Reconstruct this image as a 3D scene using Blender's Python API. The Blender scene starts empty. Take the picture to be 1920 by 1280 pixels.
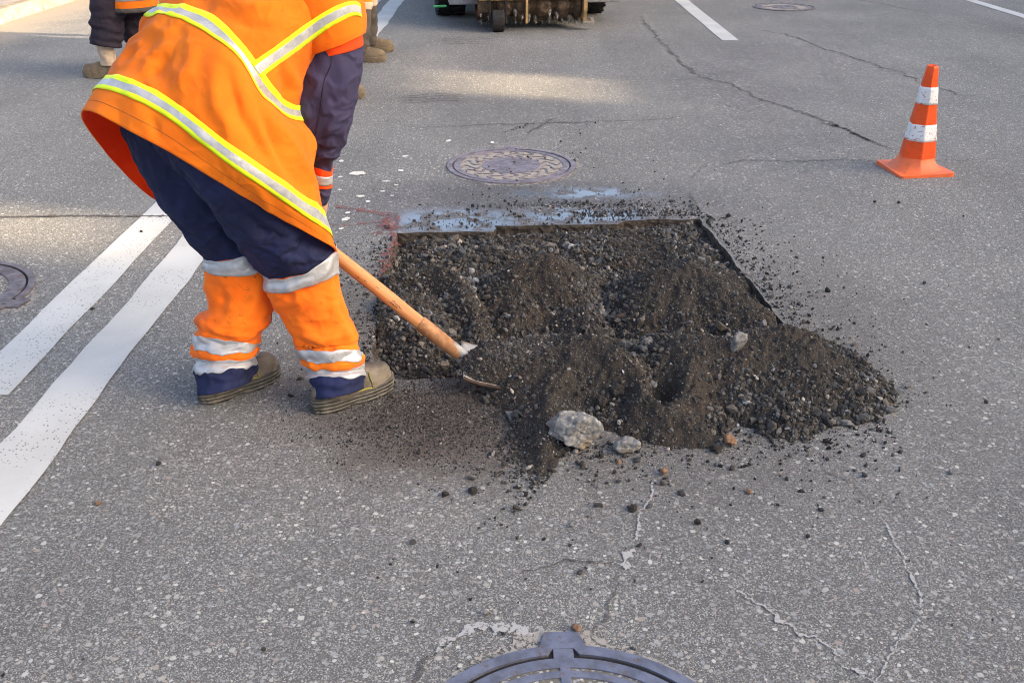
import bpy, bmesh, math, random
import numpy as np
from mathutils import Vector, Matrix, noise as mnoise
from mathutils.bvhtree import BVHTree

random.seed(7)
RNG = np.random.default_rng(11)
SC = bpy.context.scene
COL = SC.collection

# ---------------------------------------------------------------- camera, sky, sun, exposure
CAM_H = 1.55
PITCH = math.radians(25.74)
FPX = 1920 * 35.0 / 36.0
cd = bpy.data.cameras.new('camera')
cd.lens = 35.0; cd.sensor_width = 36.0; cd.clip_start = 0.05; cd.clip_end = 2000
cam = bpy.data.objects.new('camera', cd)
cam.location = (0, 0, CAM_H)
cam.rotation_euler = (math.radians(90) - PITCH, 0, 0)
COL.objects.link(cam)
SC.camera = cam

SUN_EL = math.radians(17); SUN_BEAR = math.radians(106)      # bearing clockwise from +Y
SUN = Vector((math.cos(SUN_EL) * math.sin(SUN_BEAR), math.cos(SUN_EL) * math.cos(SUN_BEAR), math.sin(SUN_EL)))
w = bpy.data.worlds.new('World'); SC.world = w; w.use_nodes = True
wn = w.node_tree.nodes; wl = w.node_tree.links
bg = wn['Background']
sky = wn.new('ShaderNodeTexSky'); sky.sky_type = 'NISHITA'; sky.sun_disc = False
sky.sun_elevation = SUN_EL; sky.sun_rotation = SUN_BEAR
sky.air_density = 0.7; sky.dust_density = 6.0; sky.ozone_density = 0.0
wl.new(sky.outputs[0], bg.inputs[0]); bg.inputs[1].default_value = 0.15
sd = bpy.data.lights.new('sun', 'SUN'); sd.energy = 5.0; sd.angle = math.radians(0.7); sd.color = (1.0, 0.76, 0.48)
sun = bpy.data.objects.new('sun', sd); COL.objects.link(sun)
sun.rotation_euler = SUN.to_track_quat('Z', 'Y').to_euler(); sun.location = (14, -4, 12)
SC.view_settings.view_transform = 'Standard'; SC.view_settings.look = 'None'
SC.view_settings.exposure = 2.12; SC.view_settings.gamma = 1.0
SC.render.film_transparent = False
SC.cycles.filter_width = 1.0
SC.cycles.use_denoising = True

# ---------------------------------------------------------------- helpers
ST, CT = math.sin(PITCH), math.cos(PITCH)
def GP(px, py, z=0.0):
    """point of the horizontal plane at height z seen at photo position px, py"""
    t = (py - 640) / FPX
    Y = (CAM_H - z) * (CT - t * ST) / (t * CT + ST)
    zc = Y * CT + (CAM_H - z) * ST
    return Vector(((px - 960) / FPX * zc, Y, z))
def P(px, py, Y):
    t = (py - 640) / FPX
    d = Y * (t * CT + ST) / (CT - t * ST)
    zc = Y * CT + d * ST
    return Vector(((px - 960) / FPX * zc, Y, CAM_H - d))

def tag(o, label=None, cat=None, group=None, kind=None):
    if label: o['label'] = label
    if cat: o['category'] = cat
    if group: o['group'] = group
    if kind: o['kind'] = kind
    return o
def empty(name, loc=(0, 0, 0), rz=0.0, parent=None):
    o = bpy.data.objects.new(name, None); o.empty_display_size = 0.1
    o.location = loc; o.rotation_euler = (0, 0, rz); COL.objects.link(o)
    if parent: o.parent = parent
    return o
def mesh_np(name, V, faces, mats, parent=None, smooth=True, mi=None, col=None):
    """faces: list of int arrays (n,3)/(n,4)"""
    V = np.asarray(V, dtype=np.float32).reshape(-1, 3)
    if not isinstance(faces, (list, tuple)): faces = [faces]
    faces = [np.asarray(f, dtype=np.int32) for f in faces if len(f)]
    me = bpy.data.meshes.new(name)
    nl = sum(f.size for f in faces); nf = sum(len(f) for f in faces)
    me.vertices.add(len(V)); me.vertices.foreach_set('co', V.ravel())
    me.loops.add(nl); me.loops.foreach_set('vertex_index', np.concatenate([f.ravel() for f in faces]))
    me.polygons.add(nf)
    cnt = np.concatenate([np.full(len(f), f.shape[1]) for f in faces]).astype(np.int32)
    st = np.concatenate([[0], np.cumsum(cnt)[:-1]]).astype(np.int32)
    me.polygons.foreach_set('loop_start', st)
    me.polygons.foreach_set('loop_total', cnt)
    me.polygons.foreach_set('use_smooth', np.full(nf, smooth, dtype=bool))
    if mi is not None: me.polygons.foreach_set('material_index', np.asarray(mi, dtype=np.int32))
    if col is not None:
        a = me.color_attributes.new('tone', 'FLOAT_COLOR', 'POINT')
        c = np.ones((len(V), 4), dtype=np.float32); c[:, :3] = col
        a.data.foreach_set('color', c.ravel())
    me.update(calc_edges=True); me.validate()
    for m in (mats if isinstance(mats, (list, tuple)) else [mats]): me.materials.append(m)
    o = bpy.data.objects.new(name, me); COL.objects.link(o)
    if parent: o.parent = parent
    return o
def bm_obj(name, bm, mat, parent=None, smooth=False, bevel=0.0):
    if bevel > 0:
        bmesh.ops.bevel(bm, geom=[e for e in bm.edges if len(e.link_faces) == 2 and e.calc_face_angle(0) > 0.6], offset=bevel, segments=2, affect='EDGES', profile=0.6)
    bmesh.ops.recalc_face_normals(bm, faces=bm.faces)
    me = bpy.data.meshes.new(name); bm.to_mesh(me); bm.free()
    for p in me.polygons: p.use_smooth = smooth
    for m in (mat if isinstance(mat, (list, tuple)) else [mat]): me.materials.append(m)
    o = bpy.data.objects.new(name, me); COL.objects.link(o)
    if parent: o.parent = parent
    return o
def add_box(bm, c, s, rz=0.0, M=None):
    m = (M or Matrix()) @ Matrix.Translation(c) @ Matrix.Rotation(rz, 4, 'Z') @ Matrix.Diagonal((s[0], s[1], s[2], 1))
    return bmesh.ops.create_cube(bm, size=1, matrix=m)
def add_cyl(bm, a, b, r0, r1=None, n=24, caps=True):
    a = Vector(a); b = Vector(b); r1 = r0 if r1 is None else r1
    q = (b - a).to_track_quat('Z', 'Y').to_matrix().to_4x4()
    m = Matrix.Translation((a + b) / 2) @ q
    return bmesh.ops.create_cone(bm, cap_ends=caps, segments=n, radius1=r0, radius2=r1, depth=(b - a).length, matrix=m)
def add_prism(bm, outline, z0, z1):
    """extruded closed outline"""
    lo = [bm.verts.new((x, y, z0)) for x, y in outline]; hi = [bm.verts.new((x, y, z1)) for x, y in outline]
    n = len(outline)
    for i in range(n):
        bm.faces.new((lo[i], lo[(i + 1) % n], hi[(i + 1) % n], hi[i]))
    bm.faces.new(hi); bm.faces.new(lo[::-1])
def add_strip(bm, inner, outer, z0, z1, closed=True):
    """band between two outlines with the same number of points"""
    n = len(inner)
    vi0 = [bm.verts.new((x, y, z0)) for x, y in inner]; vo0 = [bm.verts.new((x, y, z0)) for x, y in outer]
    vi1 = [bm.verts.new((x, y, z1)) for x, y in inner]; vo1 = [bm.verts.new((x, y, z1)) for x, y in outer]
    for i in range(n if closed else n - 1):
        j = (i + 1) % n
        bm.faces.new((vi1[i], vo1[i], vo1[j], vi1[j]))
        bm.faces.new((vo0[i], vo0[j], vo1[j], vo1[i]))
        bm.faces.new((vi0[i], vi1[i], vi1[j], vi0[j]))
    if not closed:
        for i in (0, n - 1):
            bm.faces.new((vi0[i], vo0[i], vo1[i], vi1[i]))
def arc(r, a0, a1, n):
    return [(r * math.cos(a0 + (a1 - a0) * i / (n - 1)), r * math.sin(a0 + (a1 - a0) * i / (n - 1))) for i in range(n)]

def catmull(pts, sub, closed=False):
    """pts (n,k,...) along axis 0 -> densified; returns arr and parameter"""
    pts = np.asarray(pts, dtype=float); n = len(pts)
    out = []; par = []
    segs = n if closed else n - 1
    for i in range(segs):
        if closed:
            p0, p1, p2, p3 = pts[(i - 1) % n], pts[i], pts[(i + 1) % n], pts[(i + 2) % n]
        else:
            p1, p2 = pts[i], pts[i + 1]
            p0 = pts[i - 1] if i > 0 else 2 * p1 - p2
            p3 = pts[i + 2] if i + 2 < n else 2 * p2 - p1
        for k in range(sub):
            t = k / sub
            out.append(0.5 * ((2 * p1) + (-p0 + p2) * t + (2 * p0 - 5 * p1 + 4 * p2 - p3) * t * t + (-p0 + 3 * p1 - 3 * p2 + p3) * t ** 3))
            par.append(i + t)
    if not closed:
        out.append(pts[-1]); par.append(n - 1.0)
    return np.array(out), np.array(par)
def grid_faces(nr, nc, closed=True):
    r = np.arange(nr - 1)[:, None]; c = np.arange(nc if closed else nc - 1)[None, :]
    c2 = (c + 1) % nc
    return np.stack([r * nc + c, r * nc + c2, (r + 1) * nc + c2, (r + 1) * nc + c], -1).reshape(-1, 4)
def grid_normals(G, closed=True):
    if closed: du = np.roll(G, -1, 1) - np.roll(G, 1, 1)
    else: du = np.gradient(G, axis=1)
    dv = np.gradient(G, axis=0)
    n = np.cross(du, dv); n /= np.linalg.norm(n, axis=-1, keepdims=True) + 1e-9
    c = G.mean(axis=1, keepdims=True)
    if ((G - c) * n).sum() < 0: n = -n
    return n
def n3(p, s, seed=0.0):
    q = np.asarray(p).reshape(-1, 3) * np.asarray(s) + seed
    return np.array([mnoise.noise(Vector(v)) for v in q]).reshape(np.asarray(p).shape[:-1])

PERM = RNG.random((256, 256))
def vn(x, y):
    xi = np.floor(x).astype(int); yi = np.floor(y).astype(int); fx = x - xi; fy = y - yi
    fx = fx * fx * (3 - 2 * fx); fy = fy * fy * (3 - 2 * fy)
    a = PERM[xi & 255, yi & 255]; b = PERM[(xi + 1) & 255, yi & 255]; c = PERM[xi & 255, (yi + 1) & 255]; d = PERM[(xi + 1) & 255, (yi + 1) & 255]
    return (a * (1 - fx) + b * fx) * (1 - fy) + (c * (1 - fx) + d * fx) * fy - 0.5
def fbm(x, y, f, o=4, g=0.5):
    s = 0; a = 1.0
    for i in range(o):
        s = s + a * vn(x * f + 17.3 * i, y * f + 5.7 * i); f *= 2.03; a *= g
    return s

# ---------------------------------------------------------------- materials
class M:
    def __init__(s, name, rough=0.8, metal=0.0, color=None, spec=None):
        s.m = bpy.data.materials.new(name); s.m.use_nodes = True
        s.t = s.m.node_tree; s.b = s.t.nodes['Principled BSDF']
        s.b.inputs['Roughness'].default_value = rough; s.b.inputs['Metallic'].default_value = metal
        if color: s.b.inputs['Base Color'].default_value = (*color, 1)
        if spec is not None: s.b.inputs['Specular IOR Level'].default_value = spec
        s.co = None
    def n(s, typ, ins=None, **pr):
        nd = s.t.nodes.new('ShaderNode' + typ)
        for k, v in pr.items(): setattr(nd, k, v)
        for k, v in (ins or {}).items():
            if v is None: continue
            if isinstance(v, bpy.types.NodeSocket): s.t.links.new(v, nd.inputs[k])
            else: nd.inputs[k].default_value = v
        return nd
    def obj(s):
        if s.co is None: s.co = s.n('TexCoord').outputs['Object']
        return s.co
    def math(s, op, a, b=None, c=None, clamp=False):
        return s.n('Math', {0: a, 1: b, 2: c}, operation=op, use_clamp=clamp).outputs[0]
    def mix(s, f, a, b, blend='MIX'):
        f4 = lambda v: (*v, 1) if isinstance(v, tuple) and len(v) == 3 else v
        return s.n('Mix', {0: f, 6: f4(a), 7: f4(b)}, data_type='RGBA', blend_type=blend).outputs[2]
    def noise(s, scale, detail=4, rough=0.55, vec=None, dist=0.0):
        return s.n('TexNoise', {'Vector': vec or s.obj(), 'Scale': scale, 'Detail': detail, 'Roughness': rough, 'Distortion': dist}).outputs[0]
    def voro(s, scale, vec=None, feature='F1', rnd=1.0):
        return s.n('TexVoronoi', {'Vector': vec or s.obj(), 'Scale': scale, 'Randomness': rnd}, feature=feature)
    def map(s, v, a, b, c=0.0, d=1.0):
        return s.n('MapRange', {0: v, 1: a, 2: b, 3: c, 4: d}, interpolation_type='SMOOTHSTEP').outputs[0]
    def ramp(s, f, stops, interp='LINEAR'):
        nd = s.n('ValToRGB', {0: f}); r = nd.color_ramp; r.interpolation = interp
        while len(r.elements) < len(stops): r.elements.new(0.5)
        for e, (p, c) in zip(r.elements, stops):
            e.position = p; e.color = (*c, 1) if isinstance(c, tuple) else (c, c, c, 1)
        return nd.outputs[0]
    def scaled(s, sc, loc=(0, 0, 0), rot=(0, 0, 0), vec=None):
        return s.n('Mapping', {'Vector': vec or s.obj(), 'Scale': sc, 'Location': loc, 'Rotation': rot}).outputs[0]
    def blob(s, cx, cy, rx, ry, soft=0.5, wob=0.35, wscale=5.0, rot=0.0):
        v = s.n('Mapping', {'Vector': s.obj(), 'Location': (cx, cy, 0), 'Rotation': (0, 0, rot), 'Scale': (rx, ry, 1e6)}, vector_type='TEXTURE').outputs[0]
        v = s.n('VectorMath', {0: v, 1: (1, 1, 0)}, operation='MULTIPLY').outputs[0]
        d = s.n('VectorMath', {0: v}, operation='LENGTH').outputs['Value']
        d = s.math('ADD', d, s.math('MULTIPLY', s.math('SUBTRACT', s.noise(wscale, 5), 0.5), wob * 2))
        return s.map(d, 1.0 - soft, 1.0 + soft * 0.4, 1.0, 0.0)
    def bump(s, h, strength=0.4, dist=0.004, prev=None):
        return s.n('Bump', {'Height': h, 'Strength': strength, 'Distance': dist, 'Normal': prev}).outputs[0]
    def color(s, v): s.t.links.new(v, s.b.inputs['Base Color'])
    def set(s, k, v):
        if isinstance(v, bpy.types.NodeSocket): s.t.links.new(v, s.b.inputs[k])
        else: s.b.inputs[k].default_value = v
        return s

def stones_layer(s, scale, warp=0.5):
    v = s.voro(scale)
    sep = s.n('SeparateColor', {0: v.outputs['Color']})
    return v.outputs['Distance'], sep.outputs[0], sep.outputs[1], sep.outputs[2]

STONE_RAMP = [(0.0, (0.13, 0.125, 0.125)), (0.18, (0.225, 0.225, 0.228)), (0.36, (0.32, 0.328, 0.335)), (0.50, (0.39, 0.365, 0.325)),
              (0.62, (0.27, 0.29, 0.32)), (0.74, (0.35, 0.29, 0.25)), (0.86, (0.43, 0.43, 0.42)), (0.97, (0.60, 0.58, 0.54))]
def asphalt(name, wet=True, dark=1.0):
    s = M(name, rough=0.82, spec=0.35)
    wv = s.n('VectorMath', {0: s.obj(), 1: s.n('VectorMath', {0: s.n('TexNoise', {'Vector': s.obj(), 'Scale': 60.0, 'Detail': 2.0}).outputs['Color'], 'Scale': 0.010}, operation='SCALE').outputs[0]}, operation='ADD').outputs[0]
    def layer(sc, lo, hi, thr):
        v = s.voro(sc, vec=wv); sp = s.n('SeparateColor', {0: v.outputs['Color']})
        keep = s.math('GREATER_THAN', sp.outputs[0], thr)
        return s.math('MULTIPLY', s.map(v.outputs['Distance'], lo, hi, 1.0, 0.0), keep), sp
    m1, c1 = layer(72.0, 0.30, 0.42, 0.58)
    m0, c0 = layer(40.0, 0.24, 0.34, 0.72)
    m2, c2 = layer(150.0, 0.32, 0.50, 0.55)
    m3, c3 = layer(330.0, 0.4, 0.7, 0.42)
    grain = s.noise(420.0, 2, 0.6)
    binder = s.ramp(grain, [(0.28, (0.062, 0.060, 0.060)), (0.72, (0.165, 0.160, 0.158))])
    base = s.mix(s.math('MULTIPLY', m3, 0.75), binder, s.ramp(c3.outputs[1], STONE_RAMP))
    base = s.mix(s.math('MULTIPLY', m2, 0.65), base, s.ramp(c2.outputs[1], STONE_RAMP))
    base = s.mix(s.math('MULTIPLY', m1, 0.85), base, s.ramp(c1.outputs[1], STONE_RAMP))
    base = s.mix(s.math('MULTIPLY', m0, 0.8), base, s.ramp(c0.outputs[1], STONE_RAMP))
    base = s.mix(1.0, base, (0.955, 0.985, 0.98), 'MULTIPLY')
    big = s.noise(0.8, 5, 0.6)
    trk = s.noise(1.0, 4, 0.6, vec=s.scaled((1.5, 0.09, 1.0)))
    base = s.mix(1.0, base, s.ramp(trk, [(0.3, (0.88, 0.88, 0.88)), (0.7, (1.10, 1.10, 1.09))]), 'MULTIPLY')
    base = s.mix(1.0, base, s.ramp(big, [(0.25, (0.74, 0.74, 0.76)), (0.75, (1.16, 1.15, 1.13))]), 'MULTIPLY')
    patch = s.map(s.noise(7.0, 5, 0.7), 0.58, 0.72)
    base = s.mix(s.math('MULTIPLY', patch, 0.35), base, (0.07, 0.067, 0.065))
    h = s.math('ADD', s.math('MULTIPLY', m1, 0.8), s.math('ADD', s.math('MULTIPLY', m2, 0.6), s.math('MULTIPLY', m3, 0.35)))
    if wet:
        # brown earthy film trodden over the road by the heap and boots
        d1 = s.blob(-0.20, 2.66, 0.46, 0.40, 0.7, 0.45, 6)
        d2 = s.blob(-0.62, 3.25, 0.22, 0.75, 0.8, 0.5, 7)
        d3 = s.blob(1.20, 3.3, 0.35, 0.9, 0.9, 0.6, 9)
        d4 = s.blob(0.45, 2.45, 0.75, 0.35, 0.9, 0.5, 7)
        dm = s.math('MAXIMUM', s.math('MAXIMUM', s.math('MULTIPLY', d1, 0.95), s.math('MULTIPLY', d2, 0.6)), s.math('MAXIMUM', s.math('MULTIPLY', d3, 0.35), s.math('MULTIPLY', d4, 0.3)))
        base = s.mix(dm, base, s.ramp(s.noise(150, 4, 0.7), [(0.3, (0.045, 0.036, 0.030)), (0.6, (0.10, 0.082, 0.068)), (0.78, (0.27, 0.24, 0.21))]))
        # water sprayed at the far edge of the cut-out, sky's blue put into its colour
        wm = s.math('MAXIMUM', s.blob(0.02, 4.90, 1.05, 0.36, 0.8, 0.5, 5), s.math('MAXIMUM', s.blob(-0.30, 4.55, 0.50, 0.24, 0.7, 0.3, 9), s.blob(0.33, 4.62, 0.5, 0.2, 0.7, 0.3, 9)))
        base = s.mix(s.math('MULTIPLY', wm, 0.62), base, s.mix(1.0, base, (0.34, 0.34, 0.42), 'MULTIPLY'))
        wm2 = s.math('MAXIMUM', s.blob(-0.28, 4.55, 0.42, 0.20, 0.5, 0.28, 8), s.math('MAXIMUM', s.blob(0.34, 4.62, 0.36, 0.14, 0.5, 0.28, 8), s.blob(0.36, 4.98, 0.38, 0.11, 0.8, 0.5, 8)))
        film = s.math('MULTIPLY', wm2, s.map(s.noise(9, 4), 0.42, 0.55))
        base = s.mix(s.math('MULTIPLY', film, 0.8), base, (0.055, 0.07, 0.095))
        s.set('Roughness', s.math('SUBTRACT', s.math('SUBTRACT', 0.82, s.math('MULTIPLY', wm, 0.12)), s.math('MULTIPLY', film, 0.64)))
        s.set('Coat Weight', film); s.set('Coat Roughness', 0.08); s.set('Coat IOR', 1.42)
        s.set('Specular IOR Level', s.math('ADD', 0.35, s.math('MULTIPLY', film, 0.65)))
        h = s.math('MULTIPLY', h, s.math('SUBTRACT', 1.0, s.math('MULTIPLY', film, 0.93)))
        # sandy dust in the gutter by the kerb
        gx = s.n('SeparateXYZ', {0: s.obj()}).outputs[0]
        gm = s.map(s.math('ADD', gx, s.math('MULTIPLY', s.noise(2.5, 5), 0.9)), -4.75, -4.1, 1.0, 0.0)
        base = s.mix(s.math('MULTIPLY', gm, 0.65), base, (0.30, 0.255, 0.20))
    s.color(base)
    s.set('Normal', s.bump(h, 0.55, 0.003))
    return s.m

def fabric(name, col, col2=None, rough=0.85, trans=0.0, dirt=0.0, weave=900.0, dirtcol=(0.05, 0.03, 0.02), folds=0.14):
    s = M(name, rough=rough, spec=0.25)
    c = s.mix(s.map(s.noise(6.0, 4), 0.35, 0.65), col, col2 or tuple(v * 0.8 for v in col))
    if dirt:
        c = s.mix(s.math('MULTIPLY', s.map(s.noise(55, 5, 0.7), 0.60, 0.70), dirt), c, dirtcol)
        c = s.mix(s.math('MULTIPLY', s.map(s.noise(9, 6, 0.75), 0.56, 0.72), dirt * 0.45), c, dirtcol)
    s.color(c)
    s.set('Sheen Weight', 0.08 if max(col) > 0.3 else 0.0)
    h = s.noise(24, 3, 0.5, dist=0.5)
    soft = s.bump(s.noise(5.0, 2, 0.5, vec=s.scaled((1.4, 0.8, 0.8), rot=(0.3, 0.5, 0.6)), dist=0.4), 0.45, 0.05)
    rd = s.math('ABSOLUTE', s.math('SUBTRACT', s.noise(7.5, 2, 0.45, vec=s.scaled((1.3, 0.9, 1.5), rot=(0.5, 0.2, 0.9)), dist=0.3), 0.5))
    soft = s.bump(s.map(rd, 0.0, 0.10, 1.0, 0.0), folds, 0.022, soft)
    s.set('Normal', s.bump(h, 0.22, 0.006, soft))
    if trans > 0:
        out = s.t.nodes['Material Output']
        tr = s.n('BsdfTranslucent', {'Color': c})
        mx = s.n('MixShader', {0: trans, 1: s.b.outputs[0], 2: tr.outputs[0]})
        s.t.links.new(mx.outputs[0], out.inputs[0])
    return s.m
def metal(name, col, rough=0.5, metallic=0.8, rust=0.0, rustcol=(0.20, 0.08, 0.03), scale=14, bump=0.2):
    s = M(name, rough=rough, metal=metallic)
    n = s.noise(scale, 6, 0.65)
    c = s.mix(s.map(n, 0.35, 0.65), col, tuple(v * 0.6 for v in col))
    if rust:
        r = s.map(s.noise(scale * 1.7, 7, 0.7), 0.62 - 0.3 * rust, 0.72)
        c = s.mix(r, c, rustcol)
        s.set('Metallic', s.math('MULTIPLY', s.math('SUBTRACT', 1.0, r), metallic))
    s.color(c)
    s.set('Roughness', s.map(s.noise(scale * 2, 4), 0.3, 0.7, rough - 0.1, rough + 0.2))
    s.set('Normal', s.bump(s.noise(scale * 6, 4), bump, 0.002))
    return s.m
def plain(name, col, rough=0.7, var=0.25, scale=20, bump=0.15, spec=0.4, dist=0.003):
    s = M(name, rough=rough, spec=spec)
    s.color(s.mix(s.map(s.noise(scale, 5, 0.65), 0.3, 0.7), tuple(v * (1 - var) for v in col), tuple(min(1, v * (1 + var)) for v in col)))
    s.set('Normal', s.bump(s.noise(scale * 5, 4), bump, dist))
    return s.m
def toned(name, rough=0.9, mul=1.0, nscale=260.0):
    s = M(name, rough=rough, spec=0.3)
    a = s.n('Attribute', attribute_name='tone').outputs['Color']
    g = s.ramp(s.noise(nscale, 3, 0.7), [(0.25, 0.62 * mul), (0.75, 1.4 * mul)])
    s.color(s.mix(1.0, a, g, 'MULTIPLY'))
    s.set('Normal', s.bump(s.noise(nscale, 3), 0.5, 0.002))
    return s.m
def rubble_soil():
    s = M('rubble_soil', rough=0.95, spec=0.2)
    v = s.voro(170.0); sp = s.n('SeparateColor', {0: v.outputs['Color']})
    st = s.math('MULTIPLY', s.map(v.outputs['Distance'], 0.32, 0.5, 1, 0), s.math('GREATER_THAN', sp.outputs[0], 0.72))
    soil = s.ramp(s.noise(300, 4, 0.75), [(0.30, (0.011, 0.010, 0.009)), (0.55, (0.044, 0.039, 0.035)), (0.8, (0.115, 0.103, 0.092))])
    brown = s.map(s.noise(4.5, 4), 0.45, 0.68)
    soil = s.mix(s.math('MULTIPLY', brown, 0.32), soil, s.ramp(s.noise(260, 4, 0.7), [(0.3, (0.032, 0.023, 0.016)), (0.75, (0.145, 0.102, 0.072))]))
    c = s.mix(s.math('MULTIPLY', st, 0.55), soil, s.ramp(sp.outputs[1], [(0.0, (0.06, 0.057, 0.055)), (0.6, (0.14, 0.135, 0.13)), (1.0, (0.23, 0.215, 0.20))]))
    s.color(c)
    s.set('Normal', s.bump(s.math('ADD', st, s.noise(220, 4, 0.7)), 0.9, 0.005))
    return s.m
def road_paint(name, col=(0.53, 0.54, 0.53), wear=0.95):
    s = M(name, rough=0.75, spec=0.3)
    c = s.mix(s.map(s.noise(3.0, 5), 0.3, 0.7), tuple(v * 0.84 for v in col), col)
    c = s.mix(s.math('MULTIPLY', s.map(s.noise(260, 3), 0.52, 0.72), 0.35), c, tuple(v * 0.6 for v in col))
    # pits where the stone below shows, gathered in patches
    v = s.voro(95.0, vec=s.scaled((1, 0.8, 1)))
    pits = s.math('MULTIPLY', s.map(v.outputs['Distance'], 0.16, 0.30, 1, 0), s.map(s.noise(3.2, 4, 0.6), 0.42, 0.56))
    keep = s.math('GREATER_THAN', s.n('SeparateColor', {0: v.outputs['Color']}).outputs[0], 0.45)
    c = s.mix(s.math('MULTIPLY', s.math('MULTIPLY', pits, keep), wear), c, (0.05, 0.05, 0.052))
    s.color(c)
    s.set('Normal', s.bump(s.noise(160, 4), 0.25, 0.002))
    return s.m
def patchy(name, col, cover=0.5, scale=120.0, rough=0.85):
    """thin worn paint or dust: opaque flecks with bare road between"""
    s = M(name, rough=rough, color=col)
    f = s.math('ADD', s.noise(scale, 4, 0.7), s.math('MULTIPLY', s.noise(scale * 0.12, 3), 0.4))
    a = s.map(f, 0.70 - 0.25 * cover + 0.03, 0.70 - 0.25 * cover + 0.16)
    s.set('Alpha', a)
    return s.m

MAT = {}
MAT['asphalt'] = asphalt('asphalt')
MAT['asphalt_cut'] = plain('asphalt_cut', (0.06, 0.05, 0.042), 0.95, 0.5, 60, 0.8, 0.2, 0.006)
MAT['soil'] = rubble_soil()
MAT['stone'] = toned('rubble_stone')
MAT['crumb'] = toned('bitumen_crumb', 0.85)
MAT['paint'] = road_paint('road_paint')
MAT['crack_dark'] = plain('bitumen_seal', (0.075, 0.068, 0.062), 0.8, 0.4, 40, 0.4)
MAT['crack_pale'] = patchy('pale_crack_dust', (0.34, 0.34, 0.335), 0.68, 110)
MAT['crack_faint'] = patchy('faint_crack', (0.080, 0.076, 0.074), 0.42, 90)
MAT['red_paint'] = patchy('red_spray', (0.22, 0.070, 0.065), 0.32, 150)
MAT['white_splash'] = plain('white_splash', (0.62, 0.60, 0.55), 0.8, 0.2, 60)
MAT['kerb'] = plain('kerb_concrete', (0.24, 0.20, 0.15), 0.9, 0.3, 9, 0.4)
MAT['pavement'] = plain('pavement_slab', (0.25, 0.23, 0.205), 0.9, 0.22, 4, 0.4)
MAT['orange'] = fabric('hi_vis_orange', (0.97, 0.245, 0.009), (0.95, 0.205, 0.007), 0.8, 0.30, 0.28, 1100, (0.30, 0.075, 0.015))
MAT['orange_leg'] = fabric('hi_vis_orange_dirty', (0.94, 0.195, 0.007), (0.91, 0.155, 0.005), 0.8, 0.0, 0.6, 1100, (0.12, 0.035, 0.01), 0.16)
MAT['orange_inner_shade'] = fabric('hi_vis_inner_shade', (0.95, 0.085, 0.008), (0.92, 0.07, 0.006), 0.85, 0.5)  # redder orange for the tunic's inside, its shade and glow-through put in
MAT['orange_trim'] = fabric('hi_vis_orange_red', (0.90, 0.075, 0.006), None, 0.8, 0.1)
MAT['lime'] = fabric('lime_tape', (0.72, 0.90, 0.012), (0.66, 0.85, 0.01), 0.7, 0.0, 0.0, 1500)
MAT['navy'] = fabric('navy_twill', (0.017, 0.023, 0.075), (0.013, 0.017, 0.052), 0.85, 0.0, 0.10, 1400, (0.09, 0.08, 0.08), 0.32)
MAT['navy_faded'] = fabric('navy_twill_faded', (0.050, 0.044, 0.098), (0.034, 0.031, 0.072), 0.85, 0.0, 0.15, 1400, (0.11, 0.10, 0.10), 0.4)
MAT['plum'] = fabric('dark_plum_twill', (0.030, 0.022, 0.032), (0.020, 0.016, 0.026), 0.85)
MAT['greybrown'] = fabric('grey_brown_twill', (0.085, 0.072, 0.062), (0.06, 0.052, 0.045), 0.85)
s = M('silver_tape', rough=0.38, metal=0.25); s.color(s.mix(s.map(s.noise(30, 4), 0.35, 0.65), (0.48, 0.485, 0.50), (0.38, 0.385, 0.40)))
rd = s.math('ABSOLUTE', s.math('SUBTRACT', s.noise(16, 3, 0.5, dist=0.4), 0.5))
s.set('Normal', s.bump(s.map(rd, 0.0, 0.09, 1.0, 0.0), 0.14, 0.008, s.bump(s.noise(26, 2, 0.5, dist=0.5), 0.22, 0.006))); MAT['silver'] = s.m
MAT['beige_tape'] = fabric('beige_tape', (0.52, 0.40, 0.29), None, 0.7)
MAT['boot'] = plain('boot_leather', (0.135, 0.112, 0.085), 0.65, 0.55, 12, 0.35, 0.4)
s = M('boot_sole_rubber', rough=0.85)
s.color(s.mix(s.map(s.noise(30, 5), 0.4, 0.65), (0.085, 0.080, 0.066), (0.15, 0.135, 0.11)))
wv = s.n('TexWave', {'Vector': s.scaled((1, 1, 1)), 'Scale': 26.0, 'Distortion': 2.2, 'Detail': 1.0, 'Detail Scale': 0.35}, wave_type='BANDS', bands_direction='Z').outputs[1]
s.set('Normal', s.bump(wv, 0.9, 0.006)); MAT['sole'] = s.m
MAT['boot_tan'] = plain('tan_boot_leather', (0.155, 0.115, 0.072), 0.7, 0.25, 20, 0.35)
MAT['boot_dark'] = plain('dark_shoe_leather', (0.022, 0.026, 0.045), 0.6, 0.25, 20, 0.3)
MAT['stitch'] = plain('yellow_stitching', (0.40, 0.36, 0.05), 0.7)
MAT['lace'] = plain('dark_lace', (0.03, 0.028, 0.022), 0.8)
MAT['skin'] = plain('skin', (0.50, 0.29, 0.20), 0.55, 0.08, 20, 0.1)
MAT['glove'] = fabric('dark_glove', (0.035, 0.032, 0.045))
MAT['hem_thread'] = plain('hem_thread', (0.42, 0.10, 0.01), 0.8)
MAT['hair'] = plain('dark_hair', (0.03, 0.022, 0.016), 0.6, 0.4, 80, 0.6)
s = M('ash_wood', rough=0.45, spec=0.45)
gv = s.scaled((2.2, 38, 38))
g = s.noise(1.0, 6, 0.65, vec=gv)
c = s.ramp(g, [(0.3, (0.34, 0.12, 0.035)), (0.52, (0.60, 0.27, 0.09)), (0.72, (0.74, 0.42, 0.19))])
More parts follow.
